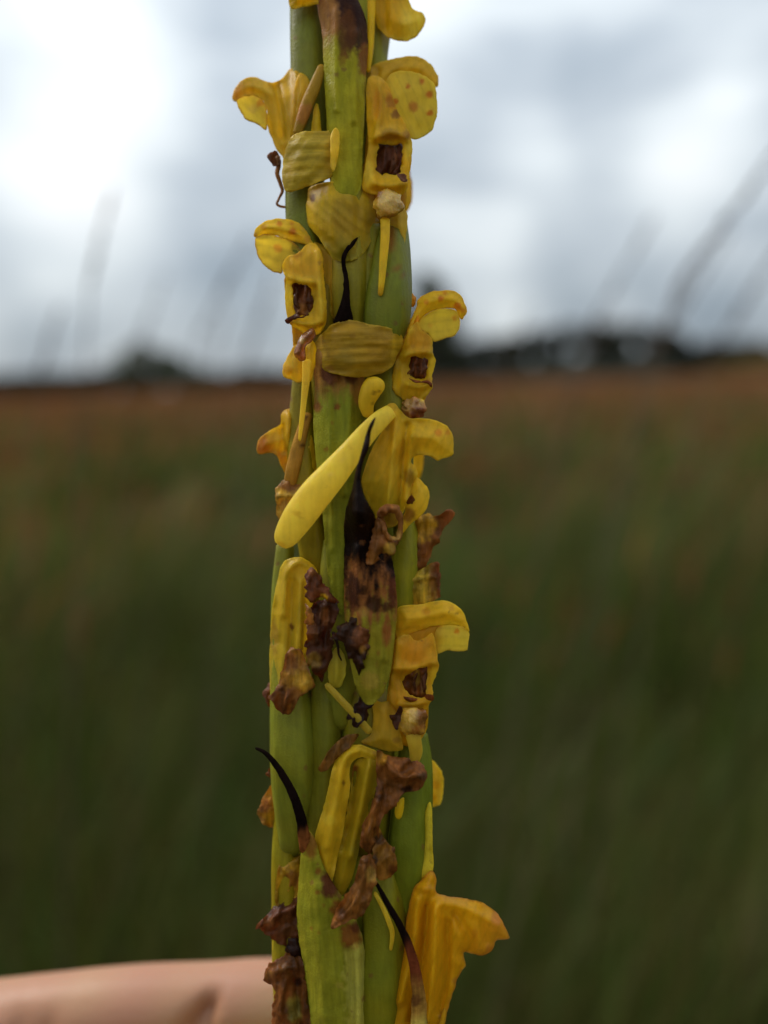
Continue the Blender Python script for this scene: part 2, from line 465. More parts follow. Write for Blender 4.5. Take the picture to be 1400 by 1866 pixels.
def raise_set(s, frac):      # seed heads occupy the top of their culms
    V, F, k, C = s
    Vr = V.reshape(-1, 4, 2, 3); top = Vr[:, 3:4, :, 2].mean(axis=2, keepdims=True)
    Vr[:, :, :, 2] = top * (frac + (1 - frac) * np.array([0, .4, .75, 1.0])[None, :, None])
    return Vr.reshape(-1, 3), F, k, C
seedh = grass_obj('seed_heads', [raise_set(heads(900, 2.2, 7, .55, .8, .011, 11), .74), raise_set(heads(10000, 7, 30, .66, .92, .026, 12), .70),
                                 raise_set(heads(30000, 30, 240, .78, .98, .14, 13), .60)], M_GRASS)
tag(seedh, 'reddish brown seed heads of the field grass', 'seed heads', kind='stuff')
culms = grass_obj('grass_culms', [blades(900, 2.2, 7, .55, .8, .0022, 11, lean_amt=.22, cols=[(.09, .07, .03)], colt=[(.12, .07, .04)])], M_GRASS)
tag(culms, 'thin straw-brown culms under the grass seed heads', 'grass culms', kind='stuff')

# single tall grass stalks that stand up against the sky
M_STRAW = plain('straw_culm', (.12, .085, .05), .7, nscale=40)
M_SPIKE = plain('seed_spikelets', (.15, .10, .075), .8, col2=(.08, .055, .04), island=True, transl=.25)
def stalk(top, bot, dist, wpx, label, seed, group):
    """a flowering grass stalk: its seed head runs between two seen points, its culm bends down to the field"""
    g = random.Random(seed)
    def at(p, dd):
        d = pix_dir(*p); return Vector((0, 0, CAM_H)) + d * (dd / max(.2, d.y))
    t, b = at(top, dist), at(bot, dist)
    drop = b.z
    foot = b + (b - t) * (.5 * drop / max(.05, (t.z - b.z))) * .8; foot.z = 0
    foot.x = b.x + (b.x - t.x) / max(.02, (t.z - b.z)) * drop * .25
    root = bpy.data.objects.new('grass_stalk', None); COL.objects.link(root); root.location = foot
    tag(root, label, 'grass stalk', group)
    pts = []
    for i in range(11):
        u = i / 10; p0 = foot; p1 = foot.lerp(b, .5) + Vector(((foot.x - b.x) * .28, 0, 0)); p2 = b
        pts.append(((1 - u) ** 2) * p0 + 2 * u * (1 - u) * p1 + u * u * p2)
    pts += [b.lerp(t, .5), t]
    V, F = [], []
    for i, p in enumerate(pts):
        r = .0013 * (1 - .6 * i / len(pts))
        for k in range(5):
            an = 2 * math.pi * k / 5; V.append(p - foot + Vector((math.cos(an) * r, math.sin(an) * r, 0)))
    for i in range(len(pts) - 1):
        for k in range(5): F.append((i * 5 + k, i * 5 + (k + 1) % 5, i * 5 + 5 + (k + 1) % 5, i * 5 + 5 + k))
    mesh_obj('culm', V, F, M_STRAW, root)
    W = .55 * wpx / FPX * dist / 2
    ax = (t - b).normalized(); Ln = (t - b).length
    V, F = [], []
    for i in range(54):
        u = g.random(); prof = math.sin(math.pi * min(1, .12 + u * .88)) ** .7
        an = g.uniform(0, 6.283); s1 = ax.orthogonal().normalized(); s2 = ax.cross(s1)
        od = s1 * math.cos(an) + s2 * math.sin(an)
        c = b + ax * u * Ln + od * W * prof * g.uniform(.2, 1)
        dr = (ax * 1.0 + od * .35).normalized(); l = Ln * .07 * g.uniform(.7, 1.3); w = max(.0007, W * .15)
        s = dr.orthogonal().normalized(); s3 = dr.cross(s); k = len(V)
        V += [c - foot - dr * l, c - foot + s * w, c - foot + s3 * w, c - foot - s * w, c - foot - s3 * w, c - foot + dr * l]
        F += [(k, k + 1, k + 2), (k, k + 2, k + 3), (k, k + 3, k + 4), (k, k + 4, k + 1), (k + 5, k + 2, k + 1), (k + 5, k + 3, k + 2), (k + 5, k + 4, k + 3), (k + 5, k + 1, k + 4)]
    mesh_obj('seed_head', V, F, M_SPIKE, root, smooth=False, recalc=False)
GL = 'grass stalks against the sky'
stalk((205, 345), (163, 520), .62, 16, 'faint slender grass stalk rising above the rounded dark tree', 1, GL)
stalk((458, 430), (362, 612), .95, 17, 'dark leaning grass stalk between the rounded tree and the orchid', 2, GL)
stalk((500, 500), (438, 690), 1.0, 20, 'brown grass stalk leaning close beside the orchid above the horizon', 3, GL)
stalk((110, 560), (70, 690), .8, 16, 'short faint grass stalk over the low field edge away from the orchid', 4, GL)
stalk((1420, 270), (1235, 520), .60, 26, 'long grass stalk with heavy seed head leaning over the wooded ridge', 5, GL)
stalk((1190, 400), (1075, 600), .85, 15, 'thin grass stalk leaning above the middle of the wooded ridge', 6, GL)
stalk((1430, 440), (1290, 660), .80, 22, 'tall grass stalk leaning in front of the brown rise', 7, GL)
stalk((1120, 560), (1040, 720), 1.1, 18, 'short grass stalk crossing the wooded ridge skyline', 9, GL)
stalk((300, 500), (250, 640), 1.2, 12, 'thin wispy grass stalk just over the top of the rounded dark tree', 12, GL)
stalk((1330, 420), (1220, 600), 1.0, 12, 'slender faint grass stalk beside the long heavy-headed stalk', 13, GL)
stalk((960, 560), (905, 700), 1.3, 14, 'small grass stalk over the ridge close to the tall tree', 14, GL)
stalk((410, 560), (385, 700), 1.3, 14, 'small grass stalk over the lower spreading tree', 15, GL)
stalk((1270, 470), (1170, 690), .9, 16, 'grass stalk leaning where wooded ridge meets brown rise', 10, GL)

# ---------------------------------------------------------------- orchid: tools
YEL = (.90, .59, .012); LYEL = (.92, .68, .045); GOLD = (.76, .46, .008); ORG = (.76, .31, .003); AMB = (.60, .31, .006)
OLV = (.40, .33, .015); OLY = (.58, .43, .02); GRN = (.30, .34, .03); LGRN = (.46, .47, .07); DGRN = (.15, .20, .012)
BRN = (.19, .062, .011); LBR = (.38, .175, .03); TAN = (.52, .32, .09); MAR = (.085, .022, .010); DRK = (.032, .011, .007); BLK = (.008, .004, .003)
CREAM = (.62, .42, .12); RED = (.62, .09, .008)

def closed_spline(pts, step=4.0):
    n = len(pts); P_ = [np.array(p, float) for p in pts]; out_ = []
    for i in range(n):
        p0, p1, p2, p3 = P_[i - 1], P_[i], P_[(i + 1) % n], P_[(i + 2) % n]
        k = max(2, int(np.linalg.norm(p2 - p1) / step))
        for j in range(k):
            t = j / k
            # centripetal-ish: tension .5 Catmull-Rom
            out_.append(.5 * ((2 * p1) + (p2 - p0) * t + (2 * p0 - 5 * p1 + 4 * p2 - p3) * t * t + (3 * p1 - p0 - 3 * p2 + p3) * t ** 3))
    return np.array(out_)
def open_spline(pts, k=8):
    P_ = [np.array(p, float) for p in pts]; P_ = [2 * P_[0] - P_[1]] + P_ + [2 * P_[-1] - P_[-2]]; out_ = []
    for i in range(1, len(P_) - 2):
        p0, p1, p2, p3 = P_[i - 1:i + 3]
        for j in range(k):
            t = j / k
            out_.append(.5 * ((2 * p1) + (p2 - p0) * t + (2 * p0 - 5 * p1 + 4 * p2 - p3) * t * t + (3 * p1 - p0 - 3 * p2 + p3) * t ** 3))
    out_.append(P_[-2]); return np.array(out_)
def seg_dist(pts, line):
    """distance of pts (n,2) from a polyline"""
    best = np.full(len(pts), 1e9)
    for a, b in zip(line[:-1], line[1:]):
        ab = b - a; L2 = max(1e-9, ab @ ab)
        t = np.clip(((pts - a) @ ab) / L2, 0, 1)
        best = np.minimum(best, np.linalg.norm(pts - (a + t[:, None] * ab), axis=1))
    return best
def inside(pts, poly):
    x, y = pts[:, 0], pts[:, 1]; r = np.zeros(len(pts), bool); n = len(poly)
    for i in range(n):
        x0, y0 = poly[i - 1]; x1, y1 = poly[i]
        if y0 == y1: continue
        c = ((y0 > y) != (y1 > y)) & (x < (x1 - x0) * (y - y0) / (y1 - y0) + x0)
        r ^= c
    return r
def nz(x, y, f, k=0): return noise.noise((x * f, y * f, k))
def fbm(x, y, f, k=0): return nz(x, y, f, k) + .5 * nz(x, y, f * 2.1, k + 3) + .25 * nz(x, y, f * 4.3, k + 7)

ORCHID = bpy.data.objects.new('orchid', None); COL.objects.link(ORCHID)
ORCHID_BASE = P(650, 2500, 0); 
ORCHID.location = (ORCHID_BASE.x, ORCHID_BASE.y - .03, 0)
OB = Vector(ORCHID.location)
tag(ORCHID, 'yellow and green orchid flower spike with withering flowers held in front of the field', 'orchid')

def colorize(xy, base, grad, stains, edge, rim, k):
    n = len(xy); C = np.tile(np.array(base), (n, 1))
    for g in grad:
        (x0, y0), (x1, y1), col = g[:3]
        soft = g[3] if len(g) > 3 else 14
        ax = np.array([x1 - x0, y1 - y0], float); L2 = ax @ ax
        jit = np.array([noise.noise((p[0] * .10, p[1] * .016, k)) + .6 * noise.noise((p[0] * .22, p[1] * .05, k + 3)) + .3 * noise.noise((p[0] * .5, p[1] * .3, k + 5)) for p in xy]) * soft
        d = xy - np.array([x0, y0]); t = np.clip((d @ ax) / L2 + jit / math.sqrt(L2), 0, 1)
        t = t * t * (3 - 2 * t)
        C = C * (1 - t[:, None]) + np.array(col) * t[:, None]
    for s in stains:
        x, y, r, col = s[:4]; stg = s[4] if len(s) > 4 else 1.0; asp = s[5] if len(s) > 5 else 1.0
        d = np.hypot((xy[:, 0] - x), (xy[:, 1] - y) / asp)
        jit = np.array([fbm(p[0], p[1], .11, k + 5) for p in xy]) * r * .35
        t = np.clip(1.25 - (d + jit) / r, 0, 1); t = np.clip(t * 2.2, 0, 1) * stg
        C = C * (1 - t[:, None]) + np.array(col) * t[:, None]
    if rim:
        col, w = rim[:2]; stg = rim[2] if len(rim) > 2 else 1.0
        jit = np.array([fbm(p[0], p[1], .06, k + 9) for p in xy])
        t = np.clip(1.0 - edge / (w * (1 + .8 * jit)), 0, 1) * stg
        C = C * (1 - t[:, None]) + np.array(col) * t[:, None]
    return C
KK = [0]
def sheet(name, pts, d0, col, parent=None, mat=None, bulge=(8, 20), tilt=(0, 0), wrap=None, grad=(), stains=(), rim=None, ridges=(), th=2.0, back=0.0,
          rag=0.0, wav=2.5, wf=.02, curl=None, hole=None, step=4.2, origin=None, scale=2.8):
    """a petal / bract / scale: outline in photo pixels, lying at depth d0 with its own doming, tilt, wrap about the stem, ribs, thickness"""
    KK[0] += 1; k = KK[0] * 13.7
    def cv(p): return (p[0] / scale + origin[0], p[1] / scale + origin[1]) if origin else p
    dry = mat is M_DRY
    if dry: step = min(step, 3.4); rag = rag * 1.5 + 1.5; wav = wav * .5
    else: rag = rag + 1.6; step = min(step, 3.5)
    if curl is None: curl = 17 if dry else 8
    bulge = (bulge[0] * (.35 if dry else .85), bulge[1] * 1.5)
    if back < 28: back = 0
    pts = [cv(p) for p in pts]
    grad = [(cv(g[0]), cv(g[1])) + tuple(g[2:]) for g in grad]
    stains = [cv(s[:2]) + ((s[2] / scale if origin else s[2]),) + tuple(s[3:]) for s in stains]
    ridges = [([cv(p) for p in r[0]],) + tuple(r[1:]) for r in ridges]
    o = closed_spline(pts, step)
    holes = [closed_spline([cv(p) for p in hp], step) for hp in (hole or [])]
    holes = [q + np.array([[nz(p[0], p[1], .12, k + 40), nz(p[0], p[1], .12, k + 50)] for p in q]) * 5 for q in holes]
    if rag:
        c = o.mean(axis=0)
        nd = o - c; nd /= np.maximum(1e-6, np.linalg.norm(nd, axis=1))[:, None]
        o = o + nd * np.array([fbm(p[0], p[1], .09, k) for p in o])[:, None] * rag
    rings = [np.vstack([q, q[:1]]) for q in [o] + holes]
    sdist = lambda q: np.min([seg_dist(q, r_) for r_ in rings], axis=0)
    mn, mx = o.min(axis=0), o.max(axis=0)
    gx, gy = np.meshgrid(np.arange(mn[0], mx[0], step), np.arange(mn[1], mx[1], step))
    gx = gx + (np.arange(gx.shape[0])[:, None] % 2) * step * .5
    G_ = np.stack([gx.ravel(), gy.ravel()], 1); G_ = G_ + rng.uniform(-.8, .8, G_.shape)
    G_ = G_[inside(G_, o)]
    if len(G_): G_ = G_[sdist(G_) > step * .45]
    for q in holes:
        if len(G_): G_ = G_[~inside(G_, q)]
    allp = np.vstack([o] + holes + [G_]); cons, at_ = [], 0
    for q in [o] + holes: cons.append(list(range(at_, at_ + len(q)))); at_ += len(q)
    res = delaunay_2d_cdt([Vector(p) for p in allp], [], cons, 1, 1e-4)
    vs = np.array([tuple(v) for v in res[0]]); tris = [tuple(f) for f in res[2]]
    for q in holes:
        cen = np.array([vs[list(f)].mean(axis=0) for f in tris]); kp = ~inside(cen, q); tris = [f for f, s_ in zip(tris, kp) if s_]
    used = sorted({i for f in tris for i in f}); rem = {a: b for b, a in enumerate(used)}
    vs = vs[used]; tris = [tuple(rem[i] for i in f) for f in tris]
    edge = sdist(vs)
    t = np.clip(edge / bulge[1], 0, 1); dome = bulge[0] * ((1 - (1 - t) ** 2) if back else t * t * (3 - 2 * t))
    c = o.mean(axis=0)
    def depth(xy):
        d = d0 + tilt[0] * (xy[:, 0] - c[0]) + tilt[1] * (xy[:, 1] - c[1])
        if wrap:
            u = np.clip((xy[:, 0] - wrap[0]) / wrap[1], -.98, .98); d = d + wrap[1] * (np.sqrt(1 - u * u) - 1)
        return d
    d = depth(vs) + dome
    for r in ridges:
        line = open_spline(r[0], 6); d = d + 1.5 * r[1] * np.exp(-(seg_dist(vs, line) / r[2]) ** 2)
    if wav: d = d + np.array([fbm(p[0], p[1], wf, k) for p in vs]) * wav * (1.0 + .8 * (1 - t))
    if dry: th = min(th, 1.6)
    # edges lift and roll unevenly; dead tissue is creased
    e2 = np.clip(1 - edge / (13 if dry else 16), 0, 1) ** 2
    d = d + curl * e2 * np.array([nz(p[0], p[1], .028, k + 31) for p in vs]) * (1 if not back else .3)
    if dry:
        d = d + np.array([(.5 - abs(nz(p[0] + .3 * p[1], p[1] * .5, .042, k + 17))) * 17 + (.5 - abs(nz(p[0], p[1], .11, k + 23))) * 3 for p in vs])
    # parallel veins run the length of the piece
    pc = vs - c; ev, evec = np.linalg.eigh(np.cov(pc.T) + np.eye(2) * 1e-6); crossw = pc @ evec[:, 0]; alongw = pc @ evec[:, 1]
    ph = crossw / 2.5 * (1 + .0008 * alongw) + np.array([nz(p[0], p[1], .02, k + 61) for p in vs]) * 2.2
    vein = np.clip(np.sin(ph), 0, 1) ** 3 * (0 if dry else 1)
    d = d + vein * .7 + np.array([nz(a_ * .012, b_ * .09, 1.0, k + 77) for a_, b_ in zip(alongw, crossw)]) * (2.2 if not dry else 0)
    th_l = th * (.35 + .65 * np.clip(edge / 7, 0, 1))
    db = d - th_l if not back else depth(vs) - th_l * .3 - back * (1 - (1 - t) ** 2)
    n = len(vs)
    V = [P(x, y, q + lean(y)) - OB for (x, y), q in zip(vs, d)] + [P(x, y, q + lean(y)) - OB for (x, y), q in zip(vs, db)]
    F = [f for f in tris] + [(f[2] + n, f[1] + n, f[0] + n) for f in tris]
    cnt = {}
    for f in tris:
        for a, b in ((f[0], f[1]), (f[1], f[2]), (f[2], f[0])):
            cnt[(a, b)] = cnt.get((a, b), 0) + 1
    for (a, b) in cnt:
        if (b, a) not in cnt: F.append((b, a, a + n, b + n))
    C = colorize(vs, col, grad, stains, edge, rim, k)
    C = C * (1 - .13 * vein)[:, None]
    if dry: C = C * np.array([.74, .70, .66])
    elif mat in (None, M_PETAL, M_LOBE): C = C * np.array([1.04, .99, 1.1])
    C = np.vstack([C, C])
    ob = mesh_obj(name, V, F, mat or M_PETAL, parent or ORCHID, np.clip(C, 0, 1))
    return ob
def tube(name, pts, radii_, col, parent=None, mat=None, flat=1.0, sides=16, grad=(), stains=(), ribs=0.0, k=8, origin=None, scale=2.8, bumpy=0.0, crook=0.0, caps=True, rot=0.0, nribs=3, twist=0.0):
    """an ovary, spur, awn or thread: centre line of (x, y, d) pixels with a radius at each point"""
    KK[0] += 1; kk = KK[0] * 7.3
    def cv(p): return ((p[0] / scale + origin[0], p[1] / scale + origin[1]) + tuple(p[2:])) if origin else p
    if origin: radii_ = [r / scale for r in radii_]; stains = [cv(s[:2]) + (s[2] / scale,) + tuple(s[3:]) for s in stains]; grad = [(cv(g[0]), cv(g[1])) + tuple(g[2:]) for g in grad]
    line = open_spline([cv(p) for p in pts], k); rr = np.clip(open_spline([(r, 0) for r in radii_], k)[:, 0], .6, None)
    V, XY = [], []
    n = len(line)
    for i, (p, r) in enumerate(zip(line, rr)):
        tan = line[min(i + 1, n - 1)] - line[max(i - 1, 0)]; tan = tan / max(1e-6, np.linalg.norm(tan))
        s1 = np.cross(tan, np.array([0, 0, 1.0])); s1 = s1 / max(1e-6, np.linalg.norm(s1)); s2 = np.cross(s1, tan)
        if i == 0: r *= .55
        if i == n - 1: r *= .5
        for q in range(sides):
            a = 2 * math.pi * q / sides
            m = 1 + ribs * math.cos(nribs * a + rot + twist * i / n) + bumpy * noise.noise((i * .35, math.cos(a) * 1.3 + kk, math.sin(a) * 1.3))
            w = p + s1 * math.cos(a) * r * m + s2 * math.sin(a) * r * m * flat
            if crook: w = w + np.array([nz(p[0], p[1], .05, kk), nz(p[0], p[1], .05, kk + 4), 0]) * crook
            V.append(P(w[0], w[1], w[2] + lean(w[1])) - OB); XY.append((w[0], w[1]))
    F = []
    for i in range(n - 1):
        for q in range(sides):
            F.append((i * sides + q, i * sides + (q + 1) % sides, (i + 1) * sides + (q + 1) % sides, (i + 1) * sides + q))
    F.append(tuple(range(sides))); F.append(tuple(range((n - 1) * sides, n * sides)))
    C = colorize(np.array(XY), col, grad, stains, None, None, kk)
    return mesh_obj(name, V, F, mat or M_GREEN, parent or ORCHID, np.clip(C, 0, 1))
def blob(name, x, y, d, rx, ry, rd, col, parent=None, mat=None, stains=(), lump=.25, f=1.6, n=14):
    KK[0] += 1; kk = KK[0] * 5.1
    V, XY, F = [], [], []
    m = n * 2
    for i in range(n + 1):
        th = math.pi * i / n
        for j in range(m):
            ph = 2 * math.pi * j / m
            u = Vector((math.sin(th) * math.cos(ph), math.cos(th), math.sin(th) * math.sin(ph)))
            s = 1 + lump * (noise.noise(u * f + Vector((kk, 0, 0))) + .5 * noise.noise(u * f * 2.3 + Vector((kk, 3, 0))))
            w = (x + u.x * rx * s, y + u.y * ry * s, d + u.z * rd * s)
            V.append(P(w[0], w[1], w[2] + lean(w[1])) - OB); XY.append(w[:2])
    for i in range(n):
        for j in range(m): F.append((i * m + j, i * m + (j + 1) % m, (i + 1) * m + (j + 1) % m, (i + 1) * m + j))
    C = colorize(np.array(XY), col, (), stains, None, None, kk)
    return mesh_obj(name, V, F, mat or M_WET, parent or ORCHID, np.clip(C, 0, 1))
A1, A2, A3, A4, A5, A6 = (400, 0), (400, 300), (400, 600), (430, 850), (430, 1150), (430, 1466)

# ---------------------------------------------------------------- orchid: stem and ovaries
foot = OB
bot = P(652, 2350, -40)
# the main stem runs from the ground up through the spike
sv = []
pts_w = [OB + (bot - OB) * t for t in (0, .25, .5, .75, 1.0)] + [P(655, y, lean(y)) for y in (2000, 1700, 1300, 900, 500, 100, -300)]
V, F = [], []
for i, p in enumerate(pts_w):
    r = .0046 - .0011 * i / len(pts_w)
    for q in range(14):
        a = 2 * math.pi * q / 14; V.append(p - OB + Vector((math.cos(a) * r, math.sin(a) * r, 0)))
for i in range(len(pts_w) - 1):
    for q in range(14): F.append((i * 14 + q, i * 14 + (q + 1) % 14, (i + 1) * 14 + (q + 1) % 14, (i + 1) * 14 + q))
mesh_obj('stem', V, F, M_GREEN, ORCHID, np.tile(np.array(GRN), (len(V), 1)))

ov = lambda pts, rad, col=GRN, **kw: tube('ovary', pts, rad, (col[0] * .47, col[1] * .45, col[2] * .16), mat=M_GREEN, ribs=kw.pop('ribs', .085), nribs=kw.pop('nribs', 5), **kw)
ov([(558, -160, 15), (561, 20, 22), (562, 120, 28), (566, 250, 30), (553, 340, 34), (556, 430, 34), (566, 520, 34)], [30, 34, 34, 36, 34, 34, 26], (.30, .34, .06))
ov([(700, -160, 5), (692, -20, 10), (684, 60, 18), (682, 140, 30), (690, 300, 40)], [22, 28, 26, 22, 26], LGRN)
ov([(640, 320, 62), (640, 440, 66), (638, 540, 66), (640, 620, 56)], [34, 36, 34, 26], (.44, .38, .05))
ov([(672, 400, 60), (668, 480, 62), (664, 600, 60)], [24, 22, 18], (.38, .37, .05))
ov([(716, 400, 42), (712, 460, 60), (705, 540, 64), (700, 600, 60), (698, 640, 50)], [24, 34, 43, 42, 30], (.31, .36, .075), twist=1.2, stains=[(712, 430, 10, BRN, .8, 2.5), (722, 488, 5, BRN, .7), (733, 500, 4, BRN, .5)])
ov([(596, 440, 30), (590, 560, 44), (592, 700, 40), (590, 800, 30)], [26, 28, 26, 20], OLV)
ov([(700, 640, 40), (712, 740, 50), (710, 860, 50), (715, 960, 44)], [28, 36, 40, 30], (.36, .36, .06))
ov([(560, 640, 20), (552, 760, 30), (556, 880, 36), (575, 1000, 40), (580, 1100, 30)], [22, 26, 32, 32, 22], OLV)
ov([(735, 930, 34), (738, 1000, 44), (728, 1080, 44), (725, 1160, 36)], [18, 24, 26, 20], LGRN)
ov([(615, 980, 62), (612, 1040, 66), (612, 1120, 60), (620, 1220, 50), (622, 1330, 40)], [26, 30, 32, 36, 28], (.40, .42, .10))
ov([(520, 985, 10), (514, 1080, 24), (524, 1220, 40), (532, 1320, 50), (535, 1430, 50), (532, 1560, 30)], [16, 20, 32, 41, 41, 22], (.36, .40, .09), twist=.8)
ov([(592, 1180, 36), (592, 1290, 44), (592, 1400, 44), (582, 1520, 40), (575, 1600, 36)], [20, 28, 30, 28, 22], (.34, .34, .06), twist=-1)
ov([(660, 1240, 30), (670, 1330, 44), (668, 1440, 48), (665, 1560, 40)], [36, 44, 44, 36], (.38, .34, .04))
ov([(752, 1330, 30), (754, 1400, 40), (748, 1500, 44), (742, 1590, 44), (730, 1680, 34)], [24, 32, 37, 38, 28], (.28, .35, .055), twist=1)
ov([(700, 1560, 40), (698, 1640, 58), (698, 1740, 62), (694, 1840, 62), (690, 1960, 50)], [26, 38, 42, 44, 36], (.35, .36, .05))
ov([(525, 1440, 8), (520, 1560, 20), (522, 1680, 26), (528, 1800, 26), (535, 1960, 20)], [22, 26, 28, 32, 26], (.50, .42, .04))
ov([(600, 1600, 40), (608, 1740, 60), (612, 1860, 60), (615, 1980, 50)], [30, 40, 44, 36], LGRN)
for (x, y0, y1, d, r) in [(600, -150, 260, -50, 36), (690, 150, 560, -45, 38), (610, 420, 830, -52, 40), (700, 700, 1150, -50, 38), (590, 950, 1400, -48, 42), (690, 1200, 1650, -52, 42), (600, 1500, 1960, -50, 44), (760, 1600, 2000, 0, 34)]:
    ov([(x, y0, d), (x + 4, (y0 * 2 + y1) / 3, d - 6), (x - 4, (y0 + 2 * y1) / 3, d), (x, y1, d + 12)], [r * .6, r * .95, r, r * .6], GRN)

# ---------------------------------------------------------------- orchid: bracts
b = sheet('bract', [(576, -60), (579, 15), (587, 60), (590, 120), (594, 200), (598, 270), (604, 340), (630, 362), (657, 345), (661, 280), (665, 200), (668, 130), (671, 90), (668, 40), (652, -5), (640, -60)], 104, (.30, .265, .012), mat=M_BRACT,
          wrap=(628, 62), bulge=(6, 14), ridges=[([(612, 20), (614, 200)], 4, 6), ([(650, 60), (645, 220)], 5, 7)],
          grad=[((620, 100), (624, 25), (0.2, 0.069, 0.0175), 34)], stains=[(640, 5, 36, DRK, 1, 1.3), (655, 55, 22, DRK, .95, 1.8), (632, 60, 16, (0.09, 0.0322, 0.009), .9, 2.6), (664, 110, 10, BRN, .9, 3), (600, 30, 18, (0.3, 0.138, 0.035), .8, 2.2), (625, 105, 8, BRN, .5, 2)], back=30)
b['label'] = 'pale green bract with dark brown withered tip'
b = sheet('bract', [(570, 640), (574, 700), (571, 760), (575, 830), (584, 900), (590, 960), (600, 1060), (622, 1120), (636, 1060), (640, 960), (650, 850), (660, 760), (664, 690), (660, 640)], 98, (.20, .205, .014), mat=M_BRACT,
          wrap=(616, 60), bulge=(8, 16), ridges=[([(600, 700), (606, 1000)], 4, 6), ([(640, 700), (630, 900)], 4, 6)],
          grad=[((612, 745), (614, 690), (0.3, 0.147, 0.03), 30)],
          stains=[(600, 678, 16, MAR, .9, 1.6), (640, 680, 14, MAR, .75, 1.3), (578, 742, 7, BRN, .9, 1.6), (614, 741, 6, BRN, .9), (615, 690, 9, BRN, .6), (592, 712, 6, BRN, .6), (594, 818, 4, BRN, .6), (655, 720, 10, LBR, .6, 2), (606, 770, 3, BRN, .5)], back=30)
b['label'] = 'green bract stained brown at its upper end'
aw = sheet('awn', [(653, 433), (645, 437), (632, 450), (623, 468), (623, 486), (627, 514), (623, 543), (614, 571), (607, 588), (622, 596), (643, 586), (639, 557), (637, 521), (634, 500), (630, 480), (634, 461), (646, 446)], 112, BLK, mat=M_BLACK, bulge=(9, 9), back=8, step=3)
aw['label'] = 'black curved awn'
wb = sheet('bract', [(480, 970), (500, 890), (540, 850), (580, 812), (660, 792), (730, 805), (800, 820), (880, 835), (925, 860), (940, 900), (930, 940), (903, 985), (890, 1020), (850, 1055), (780, 1078), (700, 1085), (600, 1072), (520, 1045), (485, 1020)], 122, (.42, .25, .012), origin=A2, mat=M_BRACT_H,
           wrap=(655, 95), bulge=(12, 22), ridges=[([(560, 870), (700, 850), (880, 890)], 1.2, 5), ([(540, 940), (720, 930), (900, 950)], -1.4, 5), ([(540, 1000), (700, 1010), (850, 1000)], 1.2, 5)],
           grad=[((850, 900), (940, 900), (.62, .40, .015), 20)], stains=[(640, 1010, 60, (0.34, 0.23, 0.02), .7), (520, 990, 30, (0.4, 0.258, 0.025), .6), (560, 1050, 24, LBR, .7)], rim=((.58, .40, .03), 4, .5), th=5)
wb['label'] = 'broad olive-yellow bract folded across the spike'
b = sheet('bract', [(685, 761), (675, 771), (666, 796), (657, 829), (648, 861), (643, 886), (637, 907), (630, 929), (627, 961), (628, 1000), (627, 1050), (628, 1120), (636, 1190), (648, 1250), (668, 1284), (692, 1272), (708, 1240), (716, 1200), (720, 1160), (724, 1115), (722, 1070), (714, 1020), (692, 965), (681, 936), (664, 904), (658, 879), (661, 846), (673, 814), (676, 789)], 124, (.22, .19, .014), mat=M_BRACT,
          wrap=(676, 80), bulge=(12, 18), ridges=[([(650, 1000), (652, 1180)], 5, 7), ([(700, 1040), (700, 1200)], 5, 7), ([(676, 930), (676, 1100)], -4, 6), ([(686, 755), (672, 800), (655, 870), (650, 930)], 42, 30)],
          grad=[((674, 1175), (674, 1085), (0.22, 0.0782, 0.02), 85), ((672, 1085), (672, 1020), BLK, 60)],
          stains=[(682, 1100, 15, (0.035, 0.0129, 0.005), .9), (662, 1075, 8, (0.035, 0.0129, 0.005), .8), (704, 1105, 9, DRK, .8), (642, 1080, 14, DRK, .9, 2.6), (715, 1080, 8, MAR, .9, 4), (662, 1115, 9, (0.32, 0.166, 0.035), .7), (690, 1190, 4, BRN, .6), (700, 1150, 5, BRN, .6), (675, 1240, 16, (0.3, 0.184, 0.03), .5)], back=26, wav=3)
b['label'] = 'long bract blackened along its pointed upper half'
b = sheet('bract', [(549, 1524), (548, 1560), (545, 1600), (541, 1660), (543, 1700), (552, 1750), (560, 1800), (566, 1860), (570, 1940), (620, 1960), (662, 1940), (666, 1860), (667, 1770), (663, 1720), (652, 1682), (636, 1650), (620, 1628), (606, 1606), (594, 1585), (584, 1562), (577, 1536), (563, 1512)], 116, (.235, .215, .014), mat=M_BRACT,
          wrap=(606, 80), bulge=(12, 18), ridges=[([(636, 1735), (640, 1800), (642, 1900)], -9, 9), ([(652, 1730), (654, 1900)], 6, 8), ([(580, 1620), (592, 1850)], 5, 14)],
          grad=[((566, 1640), (560, 1540), (0.34, 0.138, 0.035), 40), ((600, 1900), (600, 1740), (.20, .19, .012), 30)],
          stains=[(652, 1780, 22, (.42, .37, .06), .85, 5), (602, 1612, 17, MAR, .95, 1.4), (616, 1655, 14, BRN, .9), (640, 1705, 20, BRN, .95, 1.1), (648, 1690, 10, MAR, .8), (580, 1587, 6, BRN, .8), (579, 1626, 5, BRN, .7), (566, 1540, 12, BRN, .8, 2), (620, 1795, 8, (0.276, 0.227, 0.0252), .8, .7), (568, 1692, 3, BRN, .7), (582, 1700, 4, BRN, .4), (590, 1650, 3, BRN, .6)], back=30, wav=2.5)  # pale stripe on the right fold paints in the light it catches
b['label'] = 'pale green bract ending in a reddish brown neck'
t = tube('awn', [(100, 597, 95), (150, 622, 105), (210, 690, 112), (270, 790, 118), (310, 880, 121), (335, 970, 118), (350, 1060, 108), (362, 1130, 92)], [7, 11, 17, 21, 24, 27, 31, 32], BLK, b, M_BLACK, origin=A5, bumpy=.12, flat=.7, grad=[((335, 985), (350, 1060), (0.22, 0.069, 0.0175), 10)])
